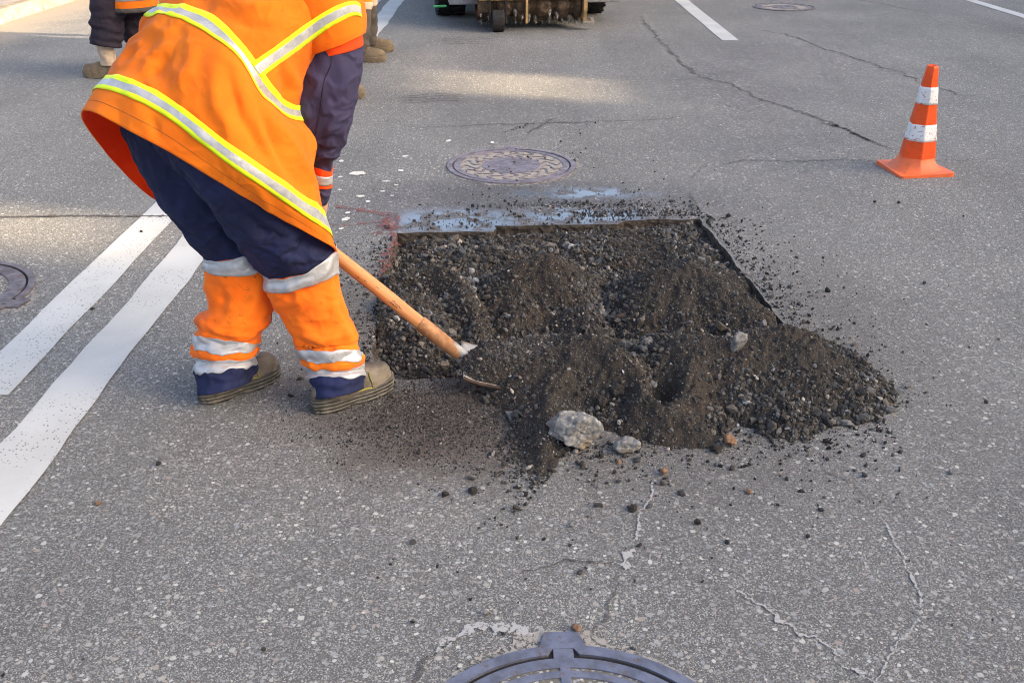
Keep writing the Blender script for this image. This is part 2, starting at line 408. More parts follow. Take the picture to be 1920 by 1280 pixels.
c = s.mix(s.math('MULTIPLY', s.map(s.noise(26, 6, 0.75, vec=s.scaled((0.6, 1.4, 1.4))), 0.58, 0.64), 0.85), c, (0.09, 0.04, 0.02))
s.color(c); s.set('Normal', s.bump(g, 0.2, 0.002)); MAT['wood'] = s.m
MAT['socket'] = metal('rusty_socket', (0.46, 0.22, 0.09), 0.6, 0.15, 0.35, (0.22, 0.085, 0.03), 22)
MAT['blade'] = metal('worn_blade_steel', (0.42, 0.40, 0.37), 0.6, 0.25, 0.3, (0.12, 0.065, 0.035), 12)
MAT['rim_shade'] = plain('shaded_rim', (0.055, 0.034, 0.024), 0.8, 0.4, 40, 0.4)  # dark tone standing for the shade at the blade's near edge
MAT['iron_blue'] = metal('cast_iron_polished', (0.19, 0.205, 0.27), 0.42, 0.45, 0.25, (0.10, 0.065, 0.05), 18, 0.25)
MAT['iron_brown'] = metal('cast_iron_brown', (0.18, 0.15, 0.155), 0.5, 0.5, 0.5, (0.11, 0.06, 0.05), 14, 0.25)
MAT['iron_mauve'] = metal('cast_iron_mauve', (0.27, 0.235, 0.265), 0.42, 0.45, 0.3, (0.16, 0.11, 0.10), 14, 0.25)
MAT['gap'] = plain('dark_gap', (0.02, 0.018, 0.017), 0.95)
MAT['gap_dusty'] = plain('dusty_gap', (0.11, 0.10, 0.095), 0.95)
s = M('infill', rough=0.9)
v = s.voro(95.0); sp = s.n('SeparateColor', {0: v.outputs['Color']})
c = s.mix(s.map(v.outputs['Distance'], 0.3, 0.5, 1, 0), (0.13, 0.12, 0.10), s.ramp(sp.outputs[1], STONE_RAMP))
s.color(c); s.set('Normal', s.bump(v.outputs['Distance'], 0.5, 0.004)); MAT['infill'] = s.m
s = M('sandy_infill', rough=0.9)
s.color(s.ramp(s.noise(50, 6, 0.7), [(0.3, (0.20, 0.18, 0.155)), (0.6, (0.34, 0.305, 0.26)), (0.8, (0.44, 0.40, 0.34))])); MAT['infill_sandy'] = s.m
MAT['mortar'] = patchy('mortar_patch', (0.28, 0.265, 0.24), 0.45, 70)
def scuffed(name, col, scuff, amt):
    s = M(name, rough=0.5, spec=0.4)
    c = s.mix(s.map(s.noise(12, 5), 0.35, 0.7), col, tuple(v * 0.85 for v in col))
    c = s.mix(s.math('MULTIPLY', s.map(s.noise(38, 6, 0.7, vec=s.scaled((1, 1, 1.8))), 0.57, 0.62), amt), c, scuff)
    s.color(c); s.set('Normal', s.bump(s.noise(18, 4), 0.25, 0.004))
    return s.m
MAT['cone_orange'] = scuffed('cone_rubber', (0.80, 0.082, 0.006), (0.42, 0.04, 0.008), 0.5)
MAT['cone_faded'] = scuffed('cone_rubber_faded', (0.80, 0.155, 0.045), (0.55, 0.13, 0.07), 0.6)
MAT['cone_white'] = scuffed('cone_white_band', (0.72, 0.725, 0.72), (0.36, 0.10, 0.04), 1.0)
MAT['tyre'] = plain('tyre_rubber', (0.018, 0.017, 0.018), 0.9, 0.4, 25, 0.4)
MAT['black'] = plain('black_paint', (0.012, 0.012, 0.013), 0.7, 0.3)
MAT['machine_grey'] = metal('machine_grey_paint', (0.30, 0.31, 0.33), 0.5, 0.2, 0.15, (0.18, 0.13, 0.09), 10)
MAT['machine_gold'] = metal('worn_ochre_steel', (0.52, 0.34, 0.15), 0.5, 0.3, 0.35, (0.24, 0.13, 0.06), 9)
MAT['machine_yellow'] = metal('machine_yellow_paint', (0.62, 0.36, 0.03), 0.45, 0.0, 0.1, (0.2, 0.1, 0.04), 9)
MAT['drum'] = metal('dirty_drum', (0.11, 0.075, 0.05), 0.8, 0.2, 0.5, (0.16, 0.10, 0.055), 30, 0.9)
MAT['pick'] = metal('steel_pick', (0.40, 0.36, 0.31), 0.45, 0.6, 0.2, (0.15, 0.09, 0.05), 30)
MAT['glass'] = plain('dark_glass', (0.03, 0.04, 0.05), 0.1)
MAT['facade'] = plain('facade_render', (0.42, 0.38, 0.33), 0.9, 0.15, 2.5, 0.3)
s = M('concrete_lump', rough=0.95, spec=0.2)
v = s.voro(60.0); sp = s.n('SeparateColor', {0: v.outputs['Color']})
c = s.ramp(s.noise(34, 6, 0.75), [(0.3, (0.075, 0.073, 0.07)), (0.5, (0.20, 0.198, 0.19)), (0.7, (0.36, 0.345, 0.32))])
c = s.mix(s.math('MULTIPLY', s.map(v.outputs['Distance'], 0.25, 0.42, 1, 0), 0.6), c, s.ramp(sp.outputs[1], STONE_RAMP))
c = s.mix(s.map(s.noise(9, 4), 0.52, 0.72), c, (0.30, 0.22, 0.14))
s.color(c); s.set('Normal', s.bump(s.math('ADD', s.noise(60, 5, 0.7), s.math('MULTIPLY', v.outputs['Distance'], -0.7)), 1.0, 0.008)); MAT['lump'] = s.m
MAT['greystone'] = plain('grey_stone', (0.17, 0.165, 0.16), 0.9, 0.45, 45, 0.7, 0.3, 0.005)
MAT['darkcrumb'] = plain('dark_bitumen_lump', (0.035, 0.031, 0.028), 0.85, 0.5, 90, 0.9, 0.3, 0.005)
MAT['brownstone'] = plain('brown_stone', (0.20, 0.12, 0.075), 0.9, 0.4, 60, 0.7, 0.3, 0.004)

# ================================================================ road with the cut-out
PIT = [(-0.535, 4.375), (-0.08, 4.385), (-0.075, 4.475), (0.50, 4.49), (0.54, 4.545), (0.90, 4.575), (0.965, 3.90), (1.035, 3.22), (1.06, 2.93), (-0.46, 2.93), (-0.475, 3.05), (-0.537, 3.70)]
def jag(poly, step=0.02, amp=0.007):
    out = []
    n = len(poly)
    for i in range(n):
        a = np.array(poly[i]); b = np.array(poly[(i + 1) % n]); L = np.linalg.norm(b - a); k = max(1, int(L / step))
        nn = np.array([-(b - a)[1], (b - a)[0]]) / L
        for j in range(k):
            p = a + (b - a) * j / k
            r = (fbm(np.array([p[0]]), np.array([p[1]]), 14, 3)[0]) * amp * 3
            out.append(p + nn * r)
    return out
PITJ = jag(PIT)
bm = bmesh.new()
inner = [bm.verts.new((p[0], p[1], 0)) for p in PITJ]
outer = [bm.verts.new((x, y, 0)) for x, y in ((-5.55, -40), (11.5, -40), (11.5, 420), (-5.55, 420))]
es = [bm.edges.new((inner[i], inner[(i + 1) % len(inner)])) for i in range(len(inner))]
es += [bm.edges.new((outer[i], outer[(i + 1) % 4])) for i in range(4)]
bmesh.ops.triangle_fill(bm, use_beauty=True, use_dissolve=False, edges=es)
for f in bm.faces:
    f.normal_update()
    if f.normal.z < 0: f.normal_flip()
me = bpy.data.meshes.new('road'); bm.to_mesh(me); bm.free(); me.materials.append(MAT['asphalt'])
road = bpy.data.objects.new('road', me); COL.objects.link(road); tag(road, kind='structure')
# cut face of the asphalt
V = []; n = len(PITJ)
cx, cy = 0.25, 3.7
for lev, (dz, inn) in enumerate(((0.0, 0.0), (-0.012, 0.004), (-0.03, 0.002), (-0.06, 0.010), (-0.12, 0.02))):
    for i, p in enumerate(PITJ):
        d = np.array([cx - p[0], cy - p[1]]); d /= np.linalg.norm(d)
        wob = (vn(np.array([p[0] * 60 + lev * 9]), np.array([p[1] * 60]))[0]) * 0.012 * (lev > 0)
        V.append((p[0] + d[0] * (inn + wob), p[1] + d[1] * (inn + wob), dz))
tag(mesh_np('cut_edge', V, grid_faces(5, n), MAT['asphalt_cut'], smooth=False), kind='structure')

# wider terrain under everything, kerbs and pavements
bm = bmesh.new(); bmesh.ops.create_grid(bm, x_segments=1, y_segments=1, size=600)
for v in bm.verts: v.co.z = -0.30
tag(bm_obj('ground', bm, MAT['soil']), kind='structure')
bm = bmesh.new()
y = -40.0
while y < 120:
    L = 1.0
    add_box(bm, (-5.47 + random.uniform(-.008, .008), y + L / 2, 0.0), (0.15, L - 0.012, 0.28)); y += L
tag(bm_obj('kerb', bm, MAT['kerb'], bevel=0.018), kind='structure')
bm = bmesh.new(); add_box(bm, (-9.56, 60, 0.0), (8.0, 240, 0.264)); tag(bm_obj('pavement', bm, MAT['pavement']), kind='structure')
bm = bmesh.new()
y = -40.0
while y < 120:
    add_box(bm, (11.42, y + .5, 0.0), (0.15, 0.988, 0.28)); y += 1
tag(bm_obj('kerb', bm, MAT['kerb'], bevel=0.018), kind='structure')
bm = bmesh.new(); add_box(bm, (15.5, 60, 0.0), (8.0, 240, 0.264)); tag(bm_obj('pavement', bm, MAT['pavement']), kind='structure')

# painted lines
def line(x0, x1, y0, y1, name='lane_line', wob=0.006):
    ys = np.arange(y0, y1 + 0.001, 0.06); rows = []
    for yy in ys:
        l = x0 + float(fbm(np.array([yy]), np.array([x0 * 9]), 2.2, 3)[0]) * wob * 2
        r = x1 + float(fbm(np.array([yy]), np.array([x1 * 9 + 3]), 2.2, 3)[0]) * wob * 2
        rows.append([(l, yy, 0.004), (r, yy, 0.004)])
    G = np.array(rows)
    return tag(mesh_np(name, G, grid_faces(len(ys), 2, False)[:, ::-1], MAT['paint'], smooth=False), kind='structure')
line(-1.515, -1.325, -10, 40, wob=0.016)
line(-1.795, -1.622, GP(15, 742).y, 40, wob=0.006)
line(2.01, 2.175, GP(1368, 77).y, 15.5, wob=0.004)
line(5.60, 5.74, 2, 40, wob=0.004)

# cracks and sealed joints as thin irregular strips laid on the road
def crack(pts, wid, mat, name='road_crack', z=0.0032, jit=0.012, taper=True):
    w3 = [GP(*p) for p in pts]
    A, par = catmull(np.array([(v.x, v.y) for v in w3]), 30)
    t = np.gradient(A, axis=0); t /= np.linalg.norm(t, axis=1, keepdims=True) + 1e-9
    nn = np.stack([-t[:, 1], t[:, 0]], 1)
    off = fbm(A[:, 0], A[:, 1], 9, 5, 0.7) * jit * 2.2
    A = A + nn * off[:, None]
    k = np.linspace(0, 1, len(A))
    ww = wid * (0.30 + 2.0 * np.abs(fbm(A[:, 0] + 40, A[:, 1], 30, 4, 0.7)))
    if taper: ww = ww * np.clip(np.minimum(k, 1 - k) * 9, 0.12, 1)
    G = np.zeros((len(A), 2, 3)); G[:, 0, :2] = A + nn * ww[:, None] / 2; G[:, 1, :2] = A - nn * ww[:, None] / 2; G[:, :, 2] = z
    return tag(mesh_np(name, G, grid_faces(len(A), 2, False), mat, smooth=False), kind='structure')
CD, CF, CP = MAT['crack_dark'], MAT['crack_faint'], MAT['crack_pale']
crack([(-200, 409), (0, 408), (120, 406), (230, 406), (330, 407)], 0.020, CD, z=0.0052, jit=0.003, taper=False)
crack([(765, 241), (850, 237), (960, 233), (1075, 230), (1200, 226), (1345, 215)], 0.020, CF)
crack([(990, 252), (1010, 238), (1036, 222)], 0.030, CF)
crack([(1195, 25), (1212, 45), (1240, 80), (1285, 125), (1320, 146), (1370, 160), (1420, 185), (1510, 213), (1560, 232), (1630, 262), (1672, 283)], 0.038, CF, jit=0.02)
crack([(1530, 232), (1570, 236), (1620, 258), (1660, 280)], 0.030, CF, jit=0.02)
crack([(1400, 55), (1470, 65), (1540, 90), (1610, 112), (1680, 135), (1780, 172), (1840, 182)], 0.035, CF, jit=0.03)
crack([(1290, 345), (1325, 315), (1380, 303), (1480, 302), (1590, 300), (1660, 303), (1760, 302), (1960, 296)], 0.014, CF, jit=0.02)
crack([(1560, -5), (1640, 5), (1700, 18), (1760, 28)], 0.03, CF)
crack([(1225, 900), (1212, 950), (1195, 990), (1188, 1025)], 0.010, CP, name='pale_crack')
crack([(1190, 1030), (1178, 1045), (1168, 1070)], 0.016, CP, name='pale_crack')
crack([(1322, 1072), (1362, 1090), (1402, 1118), (1450, 1142), (1495, 1175), (1535, 1195), (1560, 1232), (1612, 1262), (1650, 1290)], 0.009, CP, name='pale_crack', jit=0.014)
crack([(1640, 945), (1668, 1000), (1690, 1050), (1710, 1085), (1728, 1130), (1722, 1170), (1690, 1205), (1660, 1240), (1640, 1290)], 0.006, CP, name='pale_crack', jit=0.008)
crack([(1530, 880), (1600, 910), (1640, 945)], 0.006, CF, name='road_crack')
crack([(960, 1075), (1010, 1066), (1060, 1052), (1110, 1058), (1160, 1055)], 0.005, CD)
crack([(800, 1235), (870, 1200), (905, 1180), (960, 1178), (1005, 1190)], 0.022, CP, name='pale_crack')
crack([(780, 1290), (800, 1240), (860, 1210)], 0.010, CF)
crack([(1100, 1190), (1130, 1165), (1150, 1120), (1165, 1075)], 0.007, CF)
crack([(1290, 395), (1300, 380), (1290, 360)], 0.02, CF)
crack([(800, 600), (801, 601)], 0.001, CD) if False else None
# shallow tooth marks left by the milling drum
for rows in ([(742 + 2, 182 + i * 4.2, 868 + 4, 178 + i * 4.2) for i in range(4)] + [(822, 74 + i * 3.4, 930, 74 + i * 3.4) for i in range(4)]):
    x0, y0, x1, y1 = rows
    crack([(x0, y0), (x0 * .7 + x1 * .3, y0 - 1.5), (x0 * .35 + x1 * .65, y1 - 1.5), (x1, y1)], 0.028, CF, name='milling_mark', jit=0.01)
# worn red survey spray and white paint splashes
for pts, wd in (([(630, 385), (655, 391), (690, 397), (735, 404)], 0.05), ([(618, 423), (660, 421), (720, 416)], 0.035), ([(735, 398), (722, 420), (708, 445)], 0.045), ([(742, 400), (738, 430), (730, 470), (716, 520)], 0.05)):
    crack(pts, wd, MAT['red_paint'], name='red_paint_mark', z=0.0036, jit=0.012)
bm = bmesh.new()
sp = [(671, 326, 15, 5), (648, 412, 8, 4), (676, 369, 8, 2.5), (841, 265, 6, 2.2), (923, 268, 5, 2), (752, 321, 7, 2), (760, 294, 6, 2), (640, 303, 6, 2), (724, 341, 8, 1.6),
      (717, 360, 6, 1.5), (638, 333, 5, 1.7), (690, 379, 6, 2), (652, 400, 6, 2), (637, 357, 4, 1.6), (640, 430, 5, 2), (735, 368, 4, 1.3), (743, 348, 4, 1.3), (714, 326, 4, 1.2), (780, 244, 4, 1.4), (880, 257, 3, 1.2), (700, 425, 5, 1.6), (755, 420, 5, 1.8)]
for (px, py, rx, ry) in sp[:17]:
    rx *= 0.85; ry *= 0.85
    c = GP(px, py); a = (GP(px + rx, py) - c).length; b = (GP(px, py - ry) - c).length
    ph = random.random() * 9
    vs = []
    for k in range(22):
        an = k / 22 * math.tau; r = 1 + 0.16 * math.sin(2 * an + ph) + 0.12 * math.sin(5 * an + ph * 2) + random.uniform(-.08, .08)
        vs.append(bm.verts.new((c.x + a * r * math.cos(an), c.y + b * r * math.sin(an), 0.0042)))
    bm.faces.new(vs)
tag(bm_obj('paint_splashes', bm, MAT['white_splash']), kind='structure')

# ---------------------------------------------------------------- manhole covers
def manhole(c, lug, style, label, iron, infill):
    root = empty('manhole_cover', (c[0], c[1], 0), lug)
    tag(root, label, 'manhole cover')
    R = 0.363; n = 180
    def ring_outline(r, ext, hw):
        pts = []
        for i in range(n):
            a = math.tau * i / n - math.pi
            x, y = r * math.cos(a), r * math.sin(a)
            if abs(y) < hw and x > 0: x = r + ext
            pts.append((x, y))
        return pts
    bm = bmesh.new()
    add_strip(bm, ring_outline(R - 0.027, 0.017, 0.030), ring_outline(R, 0.042, 0.047), -0.02, 0.0085)
    bm_obj('frame', bm, iron, root, bevel=0.002)
    bm = bmesh.new(); add_prism(bm, ring_outline(R - 0.026, 0.018, 0.031), -0.02, 0.0022); bm_obj('gap', bm, MAT['gap_dusty' if style == 'middle' else 'gap'], root)
    bm = bmesh.new(); add_prism(bm, arc(0.322, 0, math.tau, 121)[:-1], -0.01, 0.0035); bm_obj('infill', bm, infill, root)
    bm = bmesh.new()
    def band(r0, r1, a0=0, a1=math.tau, z=0.0072, m=120):
        full = abs(a1 - a0 - math.tau) < 1e-6
        i_, o_ = arc(r0, a0, a1, m), arc(r1, a0, a1, m)
        if full: i_, o_ = i_[:-1], o_[:-1]
        add_strip(bm, i_, o_, 0.0, z, closed=full)
    if style == 'front':
        band(0.298, 0.326); band(0.270, 0.289); band(0.205, 0.228); band(0.0, 0.09)
        add_box(bm, (0.345, 0, 0.0036), (0.055, 0.044, 0.0074))
        for k in range(8):
            a = k * math.tau / 8
            add_box(bm, (0.25 * math.cos(a), 0.25 * math.sin(a), 0.0034), (0.10, 0.022, 0.0069), a)
            for r0 in (0.13, 0.17):
                band(r0, r0 + 0.022, a + 0.12, a + math.tau / 8 - 0.12, 0.0066, 14)
    elif style == 'middle':
        band(0.292, 0.325); add_box(bm, (0.345, 0, 0.0036), (0.05, 0.04, 0.0074))
        add_prism(bm, arc(0.165, 0, math.tau, 81)[:-1], 0, 0.0062)
        for k in range(18):
            a0 = k * math.tau / 18; pi_, po_ = [], []
            for q in range(13):
                t = q / 12; r = 0.175 + 0.11 * t; a = a0 + 0.16 * math.sin(t * math.tau) ; wd = 0.008 / r
                pi_.append((r * math.cos(a - wd), r * math.sin(a - wd))); po_.append((r * math.cos(a + wd), r * math.sin(a + wd)))
            add_strip(bm, pi_, po_, 0, 0.0068, closed=False)
    else:
        band(0.262, 0.326); add_prism(bm, arc(0.155, 0, math.tau, 81)[:-1], 0, 0.007); add_box(bm, (0.345, 0, 0.0036), (0.05, 0.044, 0.0074))
        for k in range(3):
            a = k * math.tau / 3; add_box(bm, (0.21 * math.cos(a), 0.21 * math.sin(a), 0.0034), (0.12, 0.03, 0.0068), a)
    bm_obj('lid_ribs', bm, iron, root, bevel=0.0015)
    # ragged mortar round the frame
    G = []
    for i in range(n):
        a = math.tau * i / n
        ro = R + 0.010 + 0.05 * max(0, float(fbm(np.array([math.cos(a) * 2 + c[0]]), np.array([math.sin(a) * 2 + c[1]]), 1.5, 4)[0]) + 0.12)
        if math.cos(a) > 0.97: ro += 0.045
        G.append([((R - 0.006) * math.cos(a), (R - 0.006) * math.sin(a), 0.0025), (ro * math.cos(a), ro * math.sin(a), 0.0025)])
    G = np.array(G).transpose(1, 0, 2)
    mesh_np('mortar', G, grid_faces(2, n), MAT['mortar'], root, smooth=False)
    return root
cm = GP(1062, 1214); manhole((cm.x + 0.004, cm.y - 0.363), math.radians(92), 'front', 'blue-grey cast iron manhole cover with square lug, cut off by the bottom edge', MAT['iron_blue'], MAT['infill'])
cm = GP(959, 311); manhole((cm.x, cm.y), math.radians(90), 'middle', 'sandy manhole cover with curved ribs and plain centre beyond the dug-out patch', MAT['iron_mauve'], MAT['infill_sandy'])
cm = GP(-119, 553); manhole((cm.x, cm.y), math.radians(-14), 'left', 'brown manhole cover with round centre beside the double white line', MAT['iron_brown'], MAT['infill'])
cm = GP(1470, 14); manhole((cm.x, cm.y), math.radians(60), 'left', 'distant pale manhole cover between the two right-hand white lines', MAT['iron_brown'], MAT['infill_sandy'])

# ================================================================ rubble in the cut-out and the heap in front of it
PA = np.array(PITJ)
def inside(px, py):
    ins = np.zeros(px.shape, bool); n = len(PIT); A = np.array(PIT)
    for i in range(n):
        x0, y0 = A[i]; x1, y1 = A[(i + 1) % n]
        c = ((y0 > py) != (y1 > py)) & (px < (x1 - x0) * (py - y0) / (y1 - y0 + 1e-12) + x0)
        ins ^= c
    return ins
def seg(x, y, x0, y0, z0, x1, y1, z1, sl, r=0.03):
    dx, dy = x1 - x0, y1 - y0; L2 = dx * dx + dy * dy + 1e-9
    t = np.clip(((x - x0) * dx + (y - y0) * dy) / L2, 0, 1)
    d = np.hypot(x - (x0 + dx * t), y - (y0 + dy * t))
    return z0 + (z1 - z0) * t - sl * (np.sqrt(d * d + r * r) - r)
RIDGES = [  # x0 y0 z0 x1 y1 z1 slope softness: front heap
    (0.1, 2.87, 0.1386, 0.2, 2.88, 0.1638, 0.74, 0.02), (0.2, 2.88, 0.1638, 0.33, 2.85, 0.1554, 0.74, 0.02), (0.33, 2.85, 0.1554, 0.385, 2.77, 0.1176, 0.95, 0.015),
    (0.19, 2.86, 0.1596, 0.105, 2.72, 0.0882, 0.7, 0.015), (0.105, 2.72, 0.0882, 0.08, 2.38, 0.0067, 0.62, 0.02),
    (0.385, 2.77, 0.1176, 0.41, 2.66, 0.0882, 0.95, 0.012), (0.41, 2.66, 0.0882, 0.48, 2.61, 0.0714, 1.0, 0.012), (0.48, 2.61, 0.0756, 0.545, 2.68, 0.0882, 1.0, 0.012), (0.48, 2.61, 0.0714, 0.54, 2.55, 0.0462, 0.85, 0.02),
    (0.52, 2.88, 0.1302, 0.58, 2.93, 0.1638, 0.74, 0.015), (0.58, 2.93, 0.1638, 0.74, 2.91, 0.1512, 0.6, 0.015), (0.74, 2.91, 0.1596, 0.91, 2.93, 0.1806, 0.6, 0.02), (0.6, 2.88, 0.1428, 0.56, 2.68, 0.084, 0.8, 0.02),
    (0.91, 2.92, 0.168, 0.93, 2.8, 0.084, 0.58, 0.03), (0.76, 2.8, 0.0924, 0.82, 2.68, 0.0504, 0.52, 0.03)]
MOUNDS = [(0.04, 3.66, 0.10, 0.14, 3.69, 0.125, 0.62, 0.03), (0.14, 3.69, 0.12, 0.27, 3.52, 0.02, 0.62, 0.03), (0.05, 3.66, 0.10, 0.02, 3.44, 0.01, 0.55, 0.03), (0.26, 3.42, 0.03, 0.30, 3.30, 0.0, 0.6, 0.03),
    (0.57, 3.60, 0.10, 0.70, 3.64, 0.120, 0.62, 0.03), (0.70, 3.64, 0.115, 0.84, 3.48, 0.05, 0.55, 0.03), (0.62, 3.58, 0.09, 0.66, 3.36, 0.005, 0.6, 0.03), (0.84, 3.48, 0.05, 0.92, 3.3, 0.0, 0.5, 0.04),
    (-0.46, 3.72, 0.05, -0.27, 3.71, 0.07, 0.7, 0.02), (-0.27, 3.71, 0.065, -0.18, 3.50, 0.04, 0.85, 0.015), (-0.18, 3.50, 0.04, -0.11, 3.26, -0.01, 0.85, 0.015), (-0.42, 3.5, 0.035, -0.30, 3.3, 0.0, 0.4, 0.08),
    (-0.3, 4.15, -0.02, 0.15, 4.2, -0.01, 0.35, 0.08), (0.35, 4.25, -0.005, 0.8, 4.2, -0.005, 0.35, 0.08), (0.75, 4.1, -0.01, 0.86, 3.8, 0.01, 0.45, 0.05), (-0.4, 4.33, -0.03, 0.85, 4.5, -0.025, 0.3, 0.05)]
def H(x, y):
    ins = inside(x, y)
    x = x + fbm(x, y, 5, 3) * 0.05; y2 = y + fbm(x + 9, y, 5, 3) * 0.05
    h = np.where(ins, -0.062 - 0.03 * np.exp(-((y - 3.14) / 0.10) ** 2), -0.05) + fbm(x, y2, 6, 4) * 0.035 * ins
    front = np.full(x.shape, -1.0)
    for s_ in RIDGES: front = np.maximum(front, seg(x, y2, *s_))
    md = np.full(x.shape, -1.0)
    for s_ in MOUNDS: md = np.maximum(md, seg(x, y2, s_[0], s_[1], s_[2] * 1.2, s_[3], s_[4], s_[5] * 1.2, s_[6] * 1.1, s_[7] * 0.7))
    h = np.maximum(h, np.where(ins, md, -1)); h = np.maximum(h, front)
    # scooped hollow in the front of the heap, shovel-cut gully between the mounds
    h = h - 0.055 * np.exp(-(((x - 0.475) / 0.045) ** 2 + ((y - 2.715) / 0.055) ** 2)) - 0.03 * np.exp(-(((x - 0.40) / 0.05) ** 2 + ((y - 3.55) / 0.16) ** 2))
    lum = np.maximum(0, vn(x * 20, y * 20)) * 0.030 + np.maximum(0, vn(x * 43 + 7, y * 43)) * 0.016 + fbm(x, y, 60, 4, 0.6) * 0.014
    return h + lum * np.where(h > -0.045, 1, 0.7)
xs = np.arange(-0.62, 1.42, 0.0052); ys = np.arange(2.22, 4.62, 0.0052)
XX, YY = np.meshgrid(xs, ys); HH = H(XX, YY)
INS = inside(XX, YY)
G = np.stack([XX, YY, HH], -1)
F = grid_faces(len(ys), len(xs), False)
near_pit = inside(XX, np.clip(YY, 0, 9)) 
ok = ((HH > -0.012) | INS | (inside(XX + 0.03, YY) | inside(XX - 0.03, YY) | inside(XX, YY + 0.03) | inside(XX, YY - 0.03))).ravel()
F = F[ok[F].any(1)]
used = np.unique(F); remap = np.zeros(len(ok), np.int32); remap[used] = np.arange(len(used))
heap = mesh_np('rubble', G.reshape(-1, 3)[used], remap[F], MAT['soil'])
tag(heap, 'dark brown dug-up rubble filling the cut-out and heaped in front of it', 'rubble', kind='stuff')

ICO_V = []; ICO_F = None
bm = bmesh.new(); bmesh.ops.create_icosphere(bm, subdivisions=1, radius=1)
ICO_V = np.array([v.co[:] for v in bm.verts]); ICO_F = np.array([[v.index for v in f.verts] for f in bm.faces]); bm.free()
OCT_V = np.array([(1, 0, 0), (-1, 0, 0), (0, 1, 0), (0, -1, 0), (0, 0, 1), (0, 0, -1)], float)
OCT_F = np.array([(0, 2, 4), (2, 1, 4), (1, 3, 4), (3, 0, 4), (2, 0, 5), (1, 2, 5), (3, 1, 5), (0, 3, 5)])
def scatter(name, pos, size, tone, mat, base='ico', label=None, cat=None):
    N = len(pos); BV, BF = (ICO_V, ICO_F) if base == 'ico' else (OCT_V, OCT_F); nv = len(BV)
    jit = np.full((N, nv, 1), 1.25)
    for k in range(9):                       # broken faces: cut by random planes
        pn = RNG.normal(size=(N, 1, 3)); pn /= np.linalg.norm(pn, axis=-1, keepdims=True); hk = RNG.uniform(0.55, 0.95, (N, 1))
        dt = (BV[None] * pn).sum(-1); jit[..., 0] = np.where(dt > 1e-3, np.minimum(jit[..., 0], hk / np.maximum(dt, 1e-3)), jit[..., 0])
    jit *= 1 + RNG.uniform(-0.07, 0.07, (N, nv, 1))
    sc = np.stack([RNG.uniform(0.9, 1.6, N), RNG.uniform(0.7, 1.15, N), RNG.uniform(0.5, 0.95, N)], -1)
    v = BV[None] * jit * sc[:, None, :] * (size[:, None, None] / 2)
    q = RNG.normal(size=(N, 4)); q /= np.linalg.norm(q, axis=1, keepdims=True)
    a, b, c, d = q.T
    Rm = np.stack([np.stack([1 - 2 * (c * c + d * d), 2 * (b * c - a * d), 2 * (b * d + a * c)], -1),
                   np.stack([2 * (b * c + a * d), 1 - 2 * (b * b + d * d), 2 * (c * d - a * b)], -1),
                   np.stack([2 * (b * d - a * c), 2 * (c * d + a * b), 1 - 2 * (b * b + c * c)], -1)], 1)
    v = np.einsum('nij,nkj->nki', Rm, v) + pos[:, None, :]
    f = (BF[None] + (np.arange(N) * nv)[:, None, None]).reshape(-1, 3)
    o = mesh_np(name, v.reshape(-1, 3), f, mat, smooth=False, col=np.repeat(tone, nv, 0))
    return tag(o, label, cat, kind='stuff')
def tones(N, lo=0.025, hi=0.155, bright=0.03):
    t = RNG.beta(1.25, 2.6, N) * (hi - lo) + lo
    t = np.where(RNG.random(N) < bright, RNG.uniform(0.18, 0.34, N), t)
    warm = RNG.uniform(-0.06, 0.17, N)
    return np.stack([t * (1 + warm), t, t * (1 - warm * 0.9)], -1)
# gravel lying all over the rubble
N = 90000
px = RNG.uniform(-0.55, 1.38, N); py = RNG.uniform(2.25, 4.58, N); h = H(px, py)
vis = (h > 0.0) | inside(px, py)
# coarser stones gather at the feet of the slopes and in the hollows
gx = (H(px + 0.02, py) - H(px - 0.02, py)) / 0.04; gy = (H(px, py + 0.02) - H(px, py - 0.02)) / 0.04
coarse = np.clip(1.0 - h / 0.12, 0.05, 1.0) * np.clip(0.6 + 1.5 * fbm(px + 50, py, 3.2, 3), 0.15, 1)
front_r = np.clip((px - 0.56) / 0.1, 0, 1) * np.clip((2.86 - py) / 0.08, 0, 1) * np.clip((0.15 - h) / 0.05, 0, 1)
coarse = np.maximum(coarse, front_r * (0.62 + 0.5 * fbm(px, py + 30, 9, 2))); coarse = np.maximum(coarse, 0.9 * np.exp(-(((px - 0.44) / 0.07) ** 2 + ((py - 3.0) / 0.25) ** 2)))
keep = vis & (RNG.random(N) < 0.30 + 0.7 * coarse)
px, py, h, coarse = px[keep], py[keep], h[keep], coarse[keep]
size = 0.0045 + RNG.gamma(1.4, 0.0044, len(px)) * (0.4 + 0.92 * coarse)
size = np.clip(size, 0.004, 0.044)
scatter('gravel', np.stack([px, py, h + size * 0.12], -1), size, tones(len(px)), MAT['stone'], 'ico', 'loose dark gravel and stones lying over the dug-up rubble', 'gravel')
